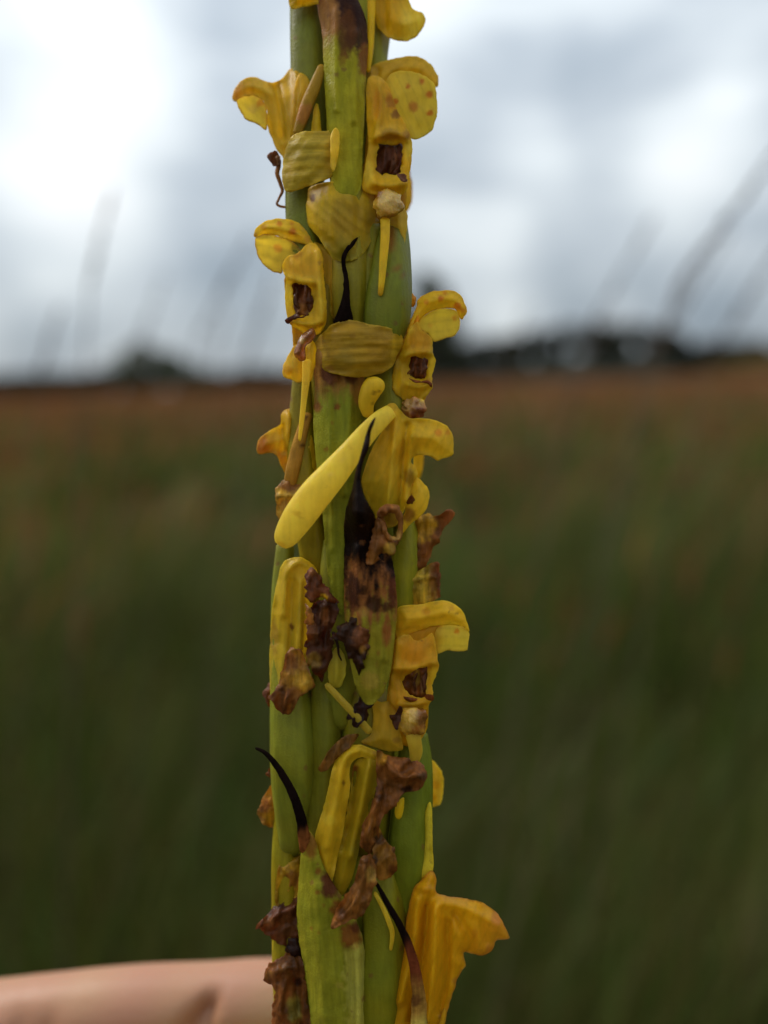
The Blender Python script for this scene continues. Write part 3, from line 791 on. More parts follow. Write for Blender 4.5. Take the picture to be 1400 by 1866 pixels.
t = tube('bract', [(714, 395, 116), (770, 500, 124), (830, 605, 128), (880, 715, 130), (912, 830, 130), (932, 960, 126), (935, 1090, 120), (930, 1280, 110)], [9, 14, 18, 22, 27, 34, 42, 50], BLK, None, M_BLACK, origin=A6, bumpy=.14, flat=.55, grad=[((850, 660), (885, 780), (0.13, 0.0294, 0.01), 14), ((925, 850), (940, 1010), (0.3, 0.147, 0.025), 14), ((935, 1040), (935, 1150), (.50, .36, .06), 10)], stains=[(920, 1000, 30, MAR, .7)])
t['label'] = 'maroon bract drawn out into a black curved awn'

# ---------------------------------------------------------------- orchid: flowers (part) and their sepals, petals, lip, spur, anther, stigma (sub-parts)
AN = []
def flower(label, *a, **kw):
    f = sheet('flower', *a, **kw); f['label'] = label; return f
sp = lambda x, y, r=6, c=RED, s=.75: (x, y, r, c, s)

# cut by the top of the frame
f = flower('yellow flower whose hood lobe curls down', [(684, -70), (684, 0), (686, 43), (696, 58), (707, 68), (725, 74), (743, 75), (760, 66), (772, 48), (776, 34), (770, 23), (758, 19), (748, 8), (736, -30), (720, -70)], 58, GOLD, bulge=(20, 26), back=12,
           grad=[((715, 20), (765, 40), LYEL, 16)], ridges=[([(700, -40), (704, 50)], -6, 6)], rim=(YEL, 6))
tube('spur', [(690, -110, 62), (678, -40, 76), (677, 30, 80), (675, 90, 80), (671, 132, 76)], [8, 8, 7, 6, 4], YEL, f, M_PETAL)
f = flower('yellow flower fragment over a green ovary', [(526, -60), (526, 0), (532, 17), (552, 13), (575, 9), (600, 1), (606, -20), (600, -60)], 84, GOLD, bulge=(9, 14), back=4, rim=(YEL, 6))
sheet('lip', [(590, -60), (594, -8), (612, 2), (628, -8), (630, -60)], 96, GOLD, f, bulge=(5, 12))

# flower with torn hood and long twisted thread, upper spike
f = flower('yellow flower with drooping side lobe and dried brown thread', [(568, 132), (557, 123), (543, 120), (528, 126), (515, 142), (503, 149), (489, 149), (466, 141), (446, 143), (431, 156), (423, 176), (430, 186), (448, 176), (470, 178), (484, 192), (488, 232), (495, 250), (504, 271), (514, 284), (524, 296), (545, 262), (560, 225), (572, 180)], 48, (0.741, 0.467, 0.0175), bulge=(22, 24), back=16,
           ridges=[([(505, 152), (512, 200), (518, 250)], -8, 7), ([(540, 135), (538, 200), (530, 260)], 7, 7)], grad=[((470, 160), (428, 175), (0.624, 0.266, 0.01), 10)], rim=((0.697, 0.41, 0.0265), 5, .8), stains=[(500, 150, 12, AMB, .5)])
sheet('hood_lobe', [(432, 184), (446, 176), (464, 175), (480, 184), (486, 202), (486, 236), (468, 226), (448, 217), (438, 203)], 66, (.90, .69, .06), f, M_LOBE, bulge=(-6, 16), tilt=(-.25, .1), stains=[(462, 197, 9, CREAM, .35), (474, 188, 6, sp(0, 0)[3], .5)], rim=((0.741, 0.41, 0.019), 3, .8))
sheet('petal', [(545, 134), (560, 140), (566, 160), (558, 196), (545, 236), (534, 250), (530, 216), (535, 170)], 74, GOLD, f, bulge=(9, 12))
sheet('petal', [(573, 195), (580, 190), (586, 236), (584, 250), (568, 246), (570, 215)], 84, YEL, f, bulge=(5, 8))
tube('spur', [(588, 118, 84), (576, 152, 92), (562, 185, 94), (551, 215, 94), (541, 246, 92)], [7, 11, 12, 11, 8], (0.273, 0.152, 0.01), f, M_BRACT, flat=.7, stains=[(556, 206, 18, (0.357, 0.123, 0.025), .7)])
sheet('sepal', [(541, 243), (557, 239), (590, 238), (604, 236), (614, 231), (618, 250), (616, 286), (609, 311), (603, 323), (582, 332), (553, 343), (530, 350), (517, 342), (515, 307), (520, 275), (528, 254)], 108, (.46, .33, .02), f, M_BRACT_H, wrap=(575, 75), bulge=(9, 18), ridges=[([(524, 290), (570, 282), (605, 286)], 1.2, 5), ([(524, 315), (570, 308), (602, 310)], -1.5, 5), ([(530, 265), (600, 262)], 1.2, 5)], rim=((0.645, 0.456, 0.03), 4, .8), th=6)
sheet('sepal_margin', [(603, 246), (612, 232), (619, 246), (617, 282), (609, 312), (603, 306), (602, 275)], 122, (0.899, 0.638, 0.034), f, bulge=(5, 6), th=3)
sheet('dried_petal', [(487, 284), (496, 274), (505, 276), (512, 292), (508, 300), (498, 302), (493, 294)], 44, BRN, f, M_DRY, rag=3, wav=5, wf=.06)
tube('dried_thread', [(506, 284, 52), (508, 302, 50), (506, 318, 48), (512, 336, 46), (515, 348, 46), (509, 360, 44), (506, 371, 44), (513, 376, 44), (524, 377, 44)], [5, 4.5, 4, 3.5, 3, 2.4, 2.4, 2.4, 2.2], (0.252, 0.095, 0.015), f, M_DRY, sides=8, crook=2)

# open flower facing the camera, upper spike
f = flower('open yellow flower with red-spotted rounded hood lobe and brown anther', [(700, 111), (721, 106), (754, 102), (779, 112), (797, 134), (798, 158), (788, 156), (764, 146), (738, 142), (716, 152), (706, 186), (694, 226), (672, 236), (667, 200), (668, 150), (676, 122)], 56, (0.697, 0.421, 0.0145), bulge=(14, 22), back=24,
           grad=[((700, 140), (680, 200), GOLD)], rim=((0.809, 0.524, 0.0265), 5, .6), ridges=[([(676, 130), (674, 220)], 6, 5), ([(690, 128), (686, 215)], -5, 5)])
sheet('hood_lobe', [(711, 136), (736, 129), (764, 134), (786, 146), (795, 164), (797, 200), (791, 229), (779, 245), (757, 255), (744, 250), (738, 240), (728, 226), (714, 216), (702, 200), (698, 176), (703, 152)], 92, (.90, .69, .06), f, M_LOBE, bulge=(12, 24), tilt=(-.12, 0), stains=[sp(768, 149, 5), sp(783, 172, 6), sp(754, 195, 9, (.62, .2, .03)), sp(784, 206, 5), sp(744, 158, 4), sp(722, 185, 5)], rim=((0.9, 0.707, 0.0565), 4, .7))
sheet('petals', [(669, 150), (684, 138), (702, 148), (714, 172), (724, 200), (738, 226), (748, 246), (751, 272), (749, 302), (744, 330), (738, 350), (724, 362), (700, 360), (682, 354), (668, 352), (660, 338), (666, 300), (671, 262), (668, 215)], 100, (.80, .48, .01), f, bulge=(7, 13), hole=[[(690, 267), (703, 263), (718, 266), (732, 262), (732, 290), (729, 317), (706, 318), (688, 313)]],
      ridges=[([(686, 252), (710, 240), (736, 248)], 9, 9), ([(692, 150), (694, 205), (682, 250)], 5, 6), ([(684, 334), (712, 338), (738, 334)], 7, 8)], stains=[(714, 182, 10, (.50, .20, .006), .8, 1.5), (712, 246, 20, (.40, .20, .02), .6, .5), (688, 190, 8, ORG, .6, 3), (712, 326, 20, (0.778, 0.504, 0.019), .8, .5), (744, 262, 9, LYEL, .7, 3), (672, 318, 8, LYEL, .7, 3), (722, 208, 8, BRN, .8), (742, 246, 8, (.42, .16, .02), .7)])
AN.append(sheet('anther', [(685, 262), (702, 262), (718, 266), (733, 262), (732, 290), (728, 318), (706, 322), (684, 318)], 86, (0.137, 0.038, 0.009), f, M_DRY, bulge=(3, 8), ridges=[([(702, 268), (702, 312)], 5, 3), ([(718, 270), (718, 314)], 4, 3)], rim=(DRK, 5, .8)))
sheet('dried_petal', [(724, 318), (736, 318), (743, 328), (738, 332), (728, 326)], 118, BRN, f, M_DRY, bulge=(3, 4), rag=2)
blob('stigma', 708, 372, 112, 26, 25, 16, (.52, .29, .03), f, M_WET, stains=[(686, 352, 12, (0.231, 0.0665, 0.015), .9), (720, 360, 16, CREAM, .35), (698, 362, 9, CREAM, .35), (708, 394, 14, (.50, .24, .03), .8)], lump=.3, f=2)
sheet('petal', [(714, 380), (730, 372), (740, 384), (743, 402), (740, 430), (736, 446), (726, 432), (714, 416), (708, 402)], 74, (0.853, 0.57, 0.0415), f, bulge=(9, 12), back=6)
tube('lip', [(702, 396, 108), (702, 430, 112), (699, 470, 112), (696, 510, 110), (693, 539, 106)], [9, 8.5, 7.5, 6, 4.5], (0.899, 0.593, 0.0228), f, M_PETAL, flat=.6, stains=[(694, 530, 8, (0.786, 0.433, 0.019), .7)])

f = flower('broad rounded yellow petal-like flower flap', [(572, 338), (600, 331), (640, 336), (668, 345), (692, 358), (700, 385), (696, 410), (680, 432), (668, 456), (645, 474), (612, 474), (594, 452), (572, 422), (555, 402), (548, 378), (555, 352)], 100, (0.691, 0.444, 0.0115), wrap=(625, 82), bulge=(16, 24), back=0,
           grad=[((605, 390), (560, 380), YEL, 10), ((640, 410), (640, 470), (.34, .27, .01), 10)], stains=[(570, 361, 5, BRN, .9, 1.4), (555, 400, 5, LBR, .8), (640, 392, 34, (.44, .27, .006), .6)], rim=((0.886, 0.648, 0.034), 4, .5), ridges=[([(600, 345), (605, 430)], 3, 6), ([(655, 350), (650, 440)], -3, 7)])

sheet('throat', [(672, 236), (700, 220), (740, 225), (747, 300), (742, 345), (735, 400), (690, 400), (664, 345), (664, 290)], 72, AMB, f, bulge=(8, 14))
# open flower on the left, upper middle
f = flower('yellow flower with red-spotted drooping hood lobe and brown anther', [(175, 358), (195, 315), (250, 282), (330, 275), (400, 295), (445, 340), (475, 392), (500, 430), (470, 420), (420, 402), (360, 388), (300, 366), (240, 356), (205, 368), (186, 372)], 72, (0.899, 0.593, 0.0265), origin=A2, bulge=(16, 16), back=22,
           stains=[(305, 300, 14, RED, .6), (375, 340, 18, RED, .7), (370, 300, 12, RED, .5), (450, 382, 16, (0.624, 0.285, 0.025), .6), (180, 358, 12, LBR, .9), (225, 320, 14, RED, .3)], rim=((0.809, 0.479, 0.019), 4, .6))
sheet('hood_lobe', [(188, 374), (240, 354), (300, 364), (380, 398), (415, 440), (402, 474), (345, 480), (325, 510), (316, 556), (250, 532), (210, 492), (186, 432)], 66, (.90, .69, .06), f, M_LOBE, origin=A2, bulge=(-7, 14), tilt=(-.1, 0), stains=[(300, 425, 22, (0.78, 0.314, 0.035), .7)], rim=((.50, .25, .05), 2.5, .9))
sheet('sepal', [(480, 396), (560, 420), (605, 458), (622, 530), (626, 640), (602, 740), (565, 830), (520, 850), (535, 780), (535, 560), (515, 450)], 66, (0.651, 0.433, 0.0175), f, origin=A2, bulge=(9, 12), ridges=[([(580, 460), (585, 700)], 5, 5)])
sheet('petals', [(321, 505), (352, 466), (400, 452), (440, 410), (490, 404), (525, 458), (534, 560), (547, 700), (547, 790), (528, 842), (508, 866), (440, 870), (398, 838), (356, 812), (344, 770), (334, 664), (342, 592), (326, 548)], 92, (0.799, 0.504, 0.016), f, origin=A2, bulge=(7, 13), hole=[[(376, 608), (440, 614), (463, 640), (479, 715), (462, 752), (420, 768), (388, 766), (381, 700)]],
      ridges=[([(335, 570), (400, 592), (470, 600)], 8, 7), ([(505, 440), (512, 600), (528, 800)], 6, 6), ([(380, 800), (440, 815), (500, 810)], 6, 7)], stains=[(400, 455, 26, (.50, .24, .01), .7), (430, 530, 60, (0.799, 0.456, 0.013), .6, .7), (510, 500, 10, LBR, .6), (520, 680, 26, LYEL, .6, 4), (356, 660, 18, LYEL, .8, 4), (360, 806, 16, (.40, .16, .02), .7)])
AN.append(sheet('anther', [(368, 596), (440, 612), (466, 640), (482, 720), (462, 762), (420, 778), (380, 776), (372, 700)], 80, (0.168, 0.0522, 0.01), f, M_DRY, origin=A2, bulge=(5, 10), ridges=[([(440, 640), (430, 760)], 5, 4)], stains=[(430, 740, 30, (0.357, 0.152, 0.035), .7)], rim=(DRK, 4, .6)))
sheet('dried_petal', [(334, 800), (345, 785), (380, 765), (420, 776), (440, 764), (430, 782), (385, 786), (352, 812)], 104, (0.126, 0.038, 0.009), f, M_DRY, origin=A2, bulge=(3, 3), rag=2, step=3)
sheet('stigma', [(380, 962), (400, 900), (440, 852), (476, 834), (492, 870), (470, 905), (440, 930), (440, 992), (410, 1002)], 104, (0.231, 0.0808, 0.02), f, M_WET, origin=A2, bulge=(10, 9), back=5, ridges=[([(400, 960), (420, 900), (470, 850)], 5, 3)], stains=[(425, 900, 16, (0.572, 0.342, 0.1), .6)], rim=(DRK, 3, .5))
sheet('lip', [(325, 1082), (328, 1020), (360, 960), (385, 920), (420, 930), (446, 1000), (446, 1090), (404, 1114), (360, 1094)], 70, (0.876, 0.547, 0.0265), f, origin=A2, bulge=(10, 14), back=8, stains=[(350, 1050, 26, ORG, .5)], rim=((0.786, 0.456, 0.034), 3, .6))
sheet('petal', [(440, 930), (480, 900), (500, 960), (484, 1040), (470, 1100), (440, 1110), (440, 1010)], 88, YEL, f, origin=A2, bulge=(8, 10))
tube('lip_tongue', [(560, 655, 96), (558, 690, 98), (554, 730, 98), (550, 768, 98), (546, 804, 96)], [9, 7.5, 5.5, 4.5, 2.5], (0.853, 0.593, 0.0415), f, M_PETAL, flat=.5)

sheet('throat', [(335, 570), (420, 440), (520, 460), (545, 700), (530, 850), (500, 960), (420, 1000), (380, 940), (370, 840), (345, 700)], 60, AMB, f, origin=A2, bulge=(8, 14))
# open flower on the right, middle
f = flower('yellow flower with orange-flecked arched hood and brown anther', [(955, 850), (980, 790), (1002, 730), (1015, 690), (1060, 656), (1140, 641), (1210, 650), (1250, 700), (1262, 750), (1240, 790), (1222, 776), (1200, 736), (1120, 735), (1060, 760), (1012, 802), (985, 850), (965, 872)], 66, (0.9, 0.57, 0.019), origin=A2, bulge=(14, 14), back=22,
           stains=[(1130, 682, 14, RED, .8), (1055, 702, 13, RED, .5), (1215, 722, 20, RED, .7), (1150, 655, 12, RED, .5), (1245, 745, 16, (.7, .25, .02), .8)], rim=((0.79, 0.361, 0.01), 4, .6))
sheet('hood_lobe', [(1012, 804), (1060, 762), (1120, 736), (1190, 734), (1222, 764), (1226, 830), (1200, 872), (1150, 888), (1100, 902), (1084, 892), (1060, 862), (1022, 850)], 60, (.90, .69, .06), f, M_LOBE, origin=A2, bulge=(-6, 14), stains=[(1200, 782, 14, (0.749, 0.285, 0.015), .8), (1075, 820, 12, (0.842, 0.456, 0.0415), .5)], rim=((0.899, 0.57, 0.034), 3, .7))
blob('stigma', 750, 547, 50, 8, 12, 8, ORG, f, M_PETAL)
sheet('petal', [(1010, 770), (1020, 800), (1005, 850), (985, 868), (975, 840)], 84, ORG, f, origin=A2, bulge=(4, 6), step=3)
sheet('petals', [(956, 868), (985, 822), (1012, 800), (1034, 846), (1062, 860), (1086, 900), (1090, 956), (1104, 1010), (1088, 1060), (1086, 1110), (1088, 1138), (1046, 1190), (990, 1210), (935, 1192), (892, 1162), (880, 1100), (900, 1004), (936, 940)], 84, (0.713, 0.444, 0.013), f, origin=A2, bulge=(7, 13), hole=[[(976, 990), (1060, 988), (1055, 1040), (1048, 1088), (1000, 1084), (966, 1060)]],
      ridges=[([(945, 975), (1000, 960), (1070, 960)], 8, 7), ([(960, 1120), (1020, 1130), (1070, 1120)], 6, 6), ([(975, 850), (960, 920)], 5, 6)], stains=[(1020, 910, 60, (.62, .29, .004), .6), (1085, 1030, 18, LYEL, .85, 3), (990, 1150, 50, (0.821, 0.504, 0.016), .6, .6), (1070, 1108, 14, (.4, .14, .02), .7), (910, 1100, 26, YEL, .6, 2)], rag=1.0)
AN.append(sheet('anther', [(966, 978), (1062, 984), (1056, 1040), (1054, 1098), (1000, 1092), (958, 1066)], 72, (0.21, 0.0617, 0.01), f, M_DRY, origin=A2, bulge=(4, 8), ridges=[([(1000, 990), (1000, 1080)], 5, 3), ([(1030, 990), (1030, 1080)], 5, 3)], rim=(MAR, 4, .7)))
sheet('dried_petal', [(965, 250), (1010, 262), (1060, 262), (1088, 276), (1080, 296), (1058, 276), (1000, 272)], 100, (0.21, 0.057, 0.01), f, M_DRY, origin=A3, bulge=(3, 3), rag=1.5, step=3)
blob('stigma', 755, 744, 84, 21, 20, 16, (0.483, 0.209, 0.05), f, M_WET, stains=[(744, 738, 13, CREAM, .35), (768, 734, 8, CREAM, .35), (764, 756, 15, (0.231, 0.057, 0.02), .9), (770, 728, 6, YEL, .8)], lump=.4, f=2.4)
sheet('petal', [(860, 250), (884, 225), (890, 320), (930, 350), (960, 400), (940, 430), (880, 400), (850, 340)], 74, (0.697, 0.502, 0.0228), f, origin=A3, bulge=(8, 10))

sheet('throat', [(725, 570), (760, 590), (785, 620), (788, 660), (782, 700), (770, 740), (740, 760), (712, 740), (704, 680), (708, 620)], 56, AMB, f, bulge=(8, 14))
# flower with the long club-shaped spur
f = flower('yellow flower with hood seen from the side and long club-shaped spur', [(704, 739), (718, 735), (730, 747), (745, 761), (762, 762), (779, 763), (804, 770), (822, 785), (827, 807), (825, 829), (806, 836), (797, 840), (785, 832), (765, 829), (752, 834), (750, 842), (758, 852), (761, 866), (752, 884), (749, 900), (742, 918), (732, 940), (722, 958), (706, 962), (690, 952), (676, 925), (664, 900), (659, 876), (668, 845), (678, 818), (692, 793), (705, 762)], 98, (0.832, 0.535, 0.0205), bulge=(22, 26), back=26,
           ridges=[([(720, 758), (716, 830), (706, 930)], 8, 7), ([(742, 775), (734, 850), (728, 930)], -9, 6), ([(752, 790), (746, 850), (738, 910)], 6, 6)], grad=[((700, 850), (672, 880), (0.624, 0.437, 0.015), 12)],
           stains=[(800, 788, 7, (0.749, 0.266, 0.015), .8), (816, 787, 5, (0.78, 0.285, 0.015), .7), (705, 777, 5, (0.315, 0.19, 0.02), .6, 1.6), (704, 744, 4, BRN, .5), (746, 870, 10, BRN, .55, 1.6), (715, 948, 14, LBR, .5)], rim=((0.786, 0.479, 0.0265), 4, .6))
tube('spur', [(714, 748, 118), (694, 764, 132), (668, 790, 136), (640, 824, 140), (607, 864, 144), (574, 902, 144), (543, 944, 142), (520, 980, 138), (511, 995, 136)], [13, 17, 19, 22, 27, 30, 29, 22, 11], (.91, .68, .065), f, M_PETAL, flat=.62, sides=22, k=10, stains=[(541, 936, 6, (0.572, 0.342, 0.02), .7), (548, 940, 4, (0.572, 0.342, 0.02), .7), (600, 862, 4, (0.936, 0.665, 0.15), .6), (626, 840, 4, (0.936, 0.665, 0.15), .5), (668, 800, 8, LYEL, .5), (512, 996, 8, (0.741, 0.41, 0.019), .6), (640, 815, 3, (0.473, 0.285, 0.025), .5)])
sheet('lip', [(748, 896), (756, 868), (770, 878), (782, 893), (781, 918), (768, 939), (750, 954), (734, 972), (726, 966), (738, 930)], 92, (0.876, 0.57, 0.0228), f, bulge=(9, 12), back=6, stains=[(742, 938, 14, (0.252, 0.095, 0.015), .8), (747, 905, 6, BRN, .8)], rim=((0.853, 0.502, 0.019), 3, .6))
sheet('dried_petal', [(742, 912), (750, 905), (757, 908), (752, 918), (744, 918)], 108, BRN, f, M_DRY, bulge=(2, 3), rag=2, step=3)
# shrivelled ring at its mouth
import itertools
ringp = [(690, 940), (706, 928), (722, 930), (730, 950), (727, 978), (716, 984), (703, 972), (697, 956), (692, 944)]
tube('dried_ring', [(x, y, 138 + 8 * math.sin(i * 1.3)) for i, (x, y) in enumerate(ringp)], [7, 9, 8, 5, 5, 6, 5, 7, 7], (0.284, 0.109, 0.0225), f, M_DRY, bumpy=.5, flat=1.5, sides=12, stains=[(700, 934, 14, BRN, .8), (722, 975, 10, (0.572, 0.342, 0.07), .6)])
sheet('dried_petal', [(688, 945), (698, 950), (702, 975), (718, 986), (726, 984), (724, 1000), (715, 1014), (700, 1006), (690, 1012), (702, 1026), (688, 1022), (672, 1030), (667, 1018), (675, 995), (680, 965)], 142, (0.284, 0.114, 0.025), f, M_DRY, bulge=(7, 9), rag=4, wav=6, wf=.05, ridges=[([(690, 955), (684, 1015)], 6, 4)], stains=[(712, 1002, 13, (0.572, 0.361, 0.04), .8), (675, 1018, 10, (0.441, 0.209, 0.05), .7)], rim=(BRN, 3, .7), step=3.4)
tube('spur', [(672, 760, 104), (668, 735, 110), (676, 712, 114), (686, 698, 116), (690, 690, 112)], [9, 15, 19, 18, 8], (0.853, 0.57, 0.0265), f, M_PETAL, flat=.7, stains=[(682, 716, 4, BRN, .7), (690, 712, 3, BRN, .7), (680, 735, 3, BRN, .5)])

# left flower, half hidden behind the stem (level of the club spur)
f = flower('yellow flower with rust-coloured hood tip on the shaded side', [(190, 600), (205, 555), (270, 510), (312, 482), (315, 432), (350, 408), (412, 414), (418, 470), (400, 540), (365, 640), (348, 745), (310, 690), (290, 640), (250, 632), (198, 638)], 30, (0.809, 0.49, 0.0175), origin=A3, bulge=(14, 18), back=16,
           grad=[((310, 540), (215, 600), (0.441, 0.133, 0.0075), 14)], ridges=[([(350, 430), (355, 600)], 8, 7), ([(325, 500), (330, 620)], -6, 5)], rim=((0.624, 0.285, 0.01), 3, .6))
tube('spur', [(562, 752, 52), (550, 790, 60), (540, 830, 62), (532, 866, 60), (527, 900, 54)], [9, 11, 13, 13, 10], (0.315, 0.162, 0.0225), f, M_BRACT, flat=.7, stains=[(551, 812, 5, DRK, .8), (557, 760, 4, DRK, .8), (540, 840, 14, (0.378, 0.19, 0.03), .6)])
sheet('petal', [(430, 600), (468, 540), (492, 640), (496, 730), (460, 790), (432, 810), (420, 700)], 58, GOLD, f, origin=A3, bulge=(8, 10))
sheet('lip', [(284, 850), (298, 796), (330, 766), (395, 768), (420, 820), (400, 880), (360, 930), (312, 972), (294, 945)], 60, (0.651, 0.41, 0.049), f, M_DRY, origin=A3, bulge=(9, 12), back=6, stains=[(360, 800, 50, (0.273, 0.104, 0.02), .9, .6), (330, 900, 30, (0.357, 0.162, 0.03), .6)], rim=(LBR, 4, .7), rag=2, ridges=[([(300, 850), (400, 850)], 4, 4)])

# withered flower, left, below the club spur
f = flower('withering flower with yellow looped hood and brown crumpled front', [(493, 1260), (492, 1180), (496, 1110), (505, 1060), (513, 1030), (526, 1018), (545, 1014), (562, 1022), (576, 1036), (580, 1060), (572, 1090), (566, 1140), (560, 1190), (552, 1240), (530, 1280), (505, 1280)], 74, (0.741, 0.512, 0.025), wrap=(548, 80), bulge=(14, 16), back=22,
           grad=[((540, 1180), (520, 1280), (.46, .40, .05), 14)], ridges=[([(517, 1120), (520, 1050), (545, 1024), (572, 1040)], 7, 6), ([(548, 1060), (546, 1180)], 6, 6), ([(532, 1060), (530, 1190)], -7, 6)], stains=[(500, 1160, 8, (0.378, 0.209, 0.03), .6, 4), (532, 1142, 4, BRN, .9, 1.4), (514, 1013, 5, DRK, .9, 1.6)])
sheet('dried_petal', [(556, 1056), (566, 1034), (582, 1046), (596, 1070), (616, 1097), (600, 1098), (584, 1084), (574, 1096), (560, 1090)], 118, (0.179, 0.057, 0.015), f, M_DRY, bulge=(9, 10), rag=4, wav=6, wf=.05, stains=[(590, 1090, 7, GOLD, .8), (570, 1044, 7, (0.315, 0.123, 0.03), .7)], rim=(MAR, 3, .7), step=3.4)
sheet('dried_petal', [(562, 1112), (575, 1098), (594, 1092), (612, 1102), (617, 1118), (604, 1150), (607, 1190), (594, 1226), (584, 1238), (568, 1222), (556, 1184), (560, 1140)], 112, (0.0788, 0.0256, 0.008), f, M_DRY, bulge=(12, 14), rag=5, wav=8, wf=.045, ridges=[([(585, 1105), (578, 1170)], 7, 4), ([(600, 1110), (592, 1180)], -6, 4)], stains=[(592, 1122, 9, (0.252, 0.095, 0.025), .8, 1.8), (566, 1150, 12, (0.252, 0.095, 0.025), .7, 1.6), (572, 1205, 14, (0.315, 0.19, 0.025), .7)], step=3.4)
sheet('dried_petal', [(556, 1100), (566, 1106), (572, 1132), (562, 1140), (554, 1134), (560, 1122)], 122, (0.42, 0.19, 0.045), f, M_DRY, bulge=(3, 4), rag=3, step=3)
sheet('lip', [(530, 1182), (551, 1189), (569, 1232), (574, 1250), (566, 1258), (544, 1275), (536, 1292), (523, 1302), (505, 1293), (490, 1270), (498, 1262), (512, 1232), (519, 1200)], 114, (0.42, 0.209, 0.025), f, M_DRY, bulge=(11, 16), back=5, rag=2, stains=[(510, 1275, 26, (0.21, 0.0712, 0.0175), .9), (525, 1205, 18, (0.252, 0.095, 0.025), .8), (552, 1240, 18, (0.629, 0.41, 0.0415), .7), (536, 1262, 12, (0.21, 0.076, 0.02), .7)], rim=((0.263, 0.095, 0.025), 4, .8), ridges=[([(530, 1195), (522, 1285)], 4, 5)])
f2 = f
# blackened remains beside the long bract
f = flower('blackened shrivelled flower remains beside the long bract', [(608, 1162), (620, 1140), (634, 1130), (646, 1124), (660, 1136), (672, 1150), (676, 1172), (672, 1192), (660, 1200), (664, 1216), (654, 1227), (644, 1208), (634, 1190), (626, 1172)], 134, (0.0473, 0.0171, 0.006), mat=M_DRY, bulge=(12, 12), rag=5, wav=8, wf=.05, stains=[(660, 1160, 16, (0.231, 0.0808, 0.025), .9, 1.4), (662, 1184, 7, (0.52, 0.285, 0.05), .6)], step=3.4, back=6)
tube('dried_thread', [(606, 1150, 118), (614, 1170, 122), (616, 1192, 120), (622, 1206, 116)], [4, 3, 2, 1.5], DRK, f, M_DRY, sides=7, crook=3)
sheet('ovary_tip', [(598, 1210), (612, 1180), (626, 1190), (632, 1216), (622, 1250), (602, 1250)], 100, (0.572, 0.456, 0.03), f, M_PETAL, bulge=(12, 12))
sheet('dried_petal', [(636, 1300), (648, 1276), (664, 1262), (684, 1266), (676, 1290), (668, 1312), (650, 1324), (638, 1318)], 108, DRK, f, M_DRY, bulge=(6, 8), rag=5, wav=6, wf=.05, step=3.4)
tube('lip', [(594, 1246, 108), (622, 1276, 114), (650, 1306, 116), (676, 1336, 114)], [6, 6.5, 7, 7], (0.541, 0.38, 0.03), f, M_PETAL, flat=.6)

# right side, dry rust lobes
f = flower('rust-brown withered flower lobes drying on the outer side', [(745, 1040), (750, 1000), (754, 962), (762, 944), (776, 936), (794, 940), (818, 929), (831, 932), (822, 950), (808, 964), (798, 988), (788, 1000), (780, 1024), (772, 1042), (756, 1050)], 34, (0.315, 0.109, 0.0175), mat=M_DRY, bulge=(9, 12), rag=3, wav=5, wf=.04, back=8,
           stains=[(768, 956, 24, (0.832, 0.456, 0.019), .95, 1.2), (815, 936, 12, (0.399, 0.123, 0.03), .8)], ridges=[([(764, 950), (760, 1030)], 5, 5)])
sheet('sepal', [(726, 1064), (740, 1044), (768, 1036), (788, 1026), (800, 1028), (803, 1060), (800, 1090), (775, 1100), (744, 1106), (728, 1104)], 42, (0.697, 0.479, 0.0415), f, M_DRY, bulge=(9, 14), back=6, grad=[((770, 1070), (800, 1066), (0.273, 0.0855, 0.0225), 10)], rag=2.5, ridges=[([(735, 1060), (790, 1050)], 4, 5)])

# open flower on the right, lower middle
f = flower('yellow flower with broad arched hood lobe and shrivelled anther', [(815, 800), (822, 724), (870, 708), (940, 704), (1000, 690), (1060, 684), (1130, 710), (1172, 770), (1190, 840), (1176, 836), (1150, 816), (1090, 808), (1030, 812), (960, 832), (880, 856), (822, 884)], 82, (0.899, 0.558, 0.019), origin=A4, bulge=(16, 16), back=24,
           stains=[(970, 740, 20, (0.749, 0.304, 0.01), .6), (1100, 725, 16, (0.572, 0.285, 0.02), .6), (1130, 750, 8, BRN, .6), (1088, 745, 5, BRN, .7), (1162, 820, 8, BRN, .8)], rim=((0.9, 0.638, 0.034), 4, .5))
sheet('hood_lobe', [(1010, 822), (1090, 808), (1150, 816), (1186, 840), (1191, 880), (1182, 920), (1168, 944), (1090, 940), (1020, 952), (1008, 890)], 80, (.90, .69, .06), f, M_LOBE, origin=A4, bulge=(6, 12), stains=[(1128, 842, 13, (0.79, 0.247, 0.005), .8), (1050, 880, 24, (0.786, 0.57, 0.034), .4)], rim=((0.894, 0.608, 0.05), 4, .7))
sheet('petals', [(818, 884), (880, 858), (916, 888), (960, 876), (1006, 850), (1020, 930), (1036, 1020), (1022, 1060), (1006, 1110), (1002, 1170), (978, 1232), (930, 1264), (880, 1252), (834, 1242), (800, 1222), (784, 1182), (792, 1100), (804, 1000)], 100, (0.756, 0.408, 0.0115), f, origin=A4, bulge=(7, 13), hole=[[(852, 1088), (900, 1048), (976, 1026), (974, 1100), (968, 1176), (930, 1178), (890, 1166), (868, 1140)]],
      ridges=[([(815, 1030), (900, 1030), (1010, 1000)], 8, 7), ([(830, 1215), (900, 1215), (970, 1200)], 6, 6), ([(826, 900), (818, 1000)], 5, 5)], stains=[(938, 886, 12, (.3, .12, .02), .8, .5), (1010, 1060, 18, (0.842, 0.576, 0.0265), .8, 3), (910, 950, 60, (.70, .30, .003), .5), (900, 1220, 50, (.50, .30, .012), .7, .5)], rim=((0.864, 0.6, 0.034), 3, .4), rag=1.0)
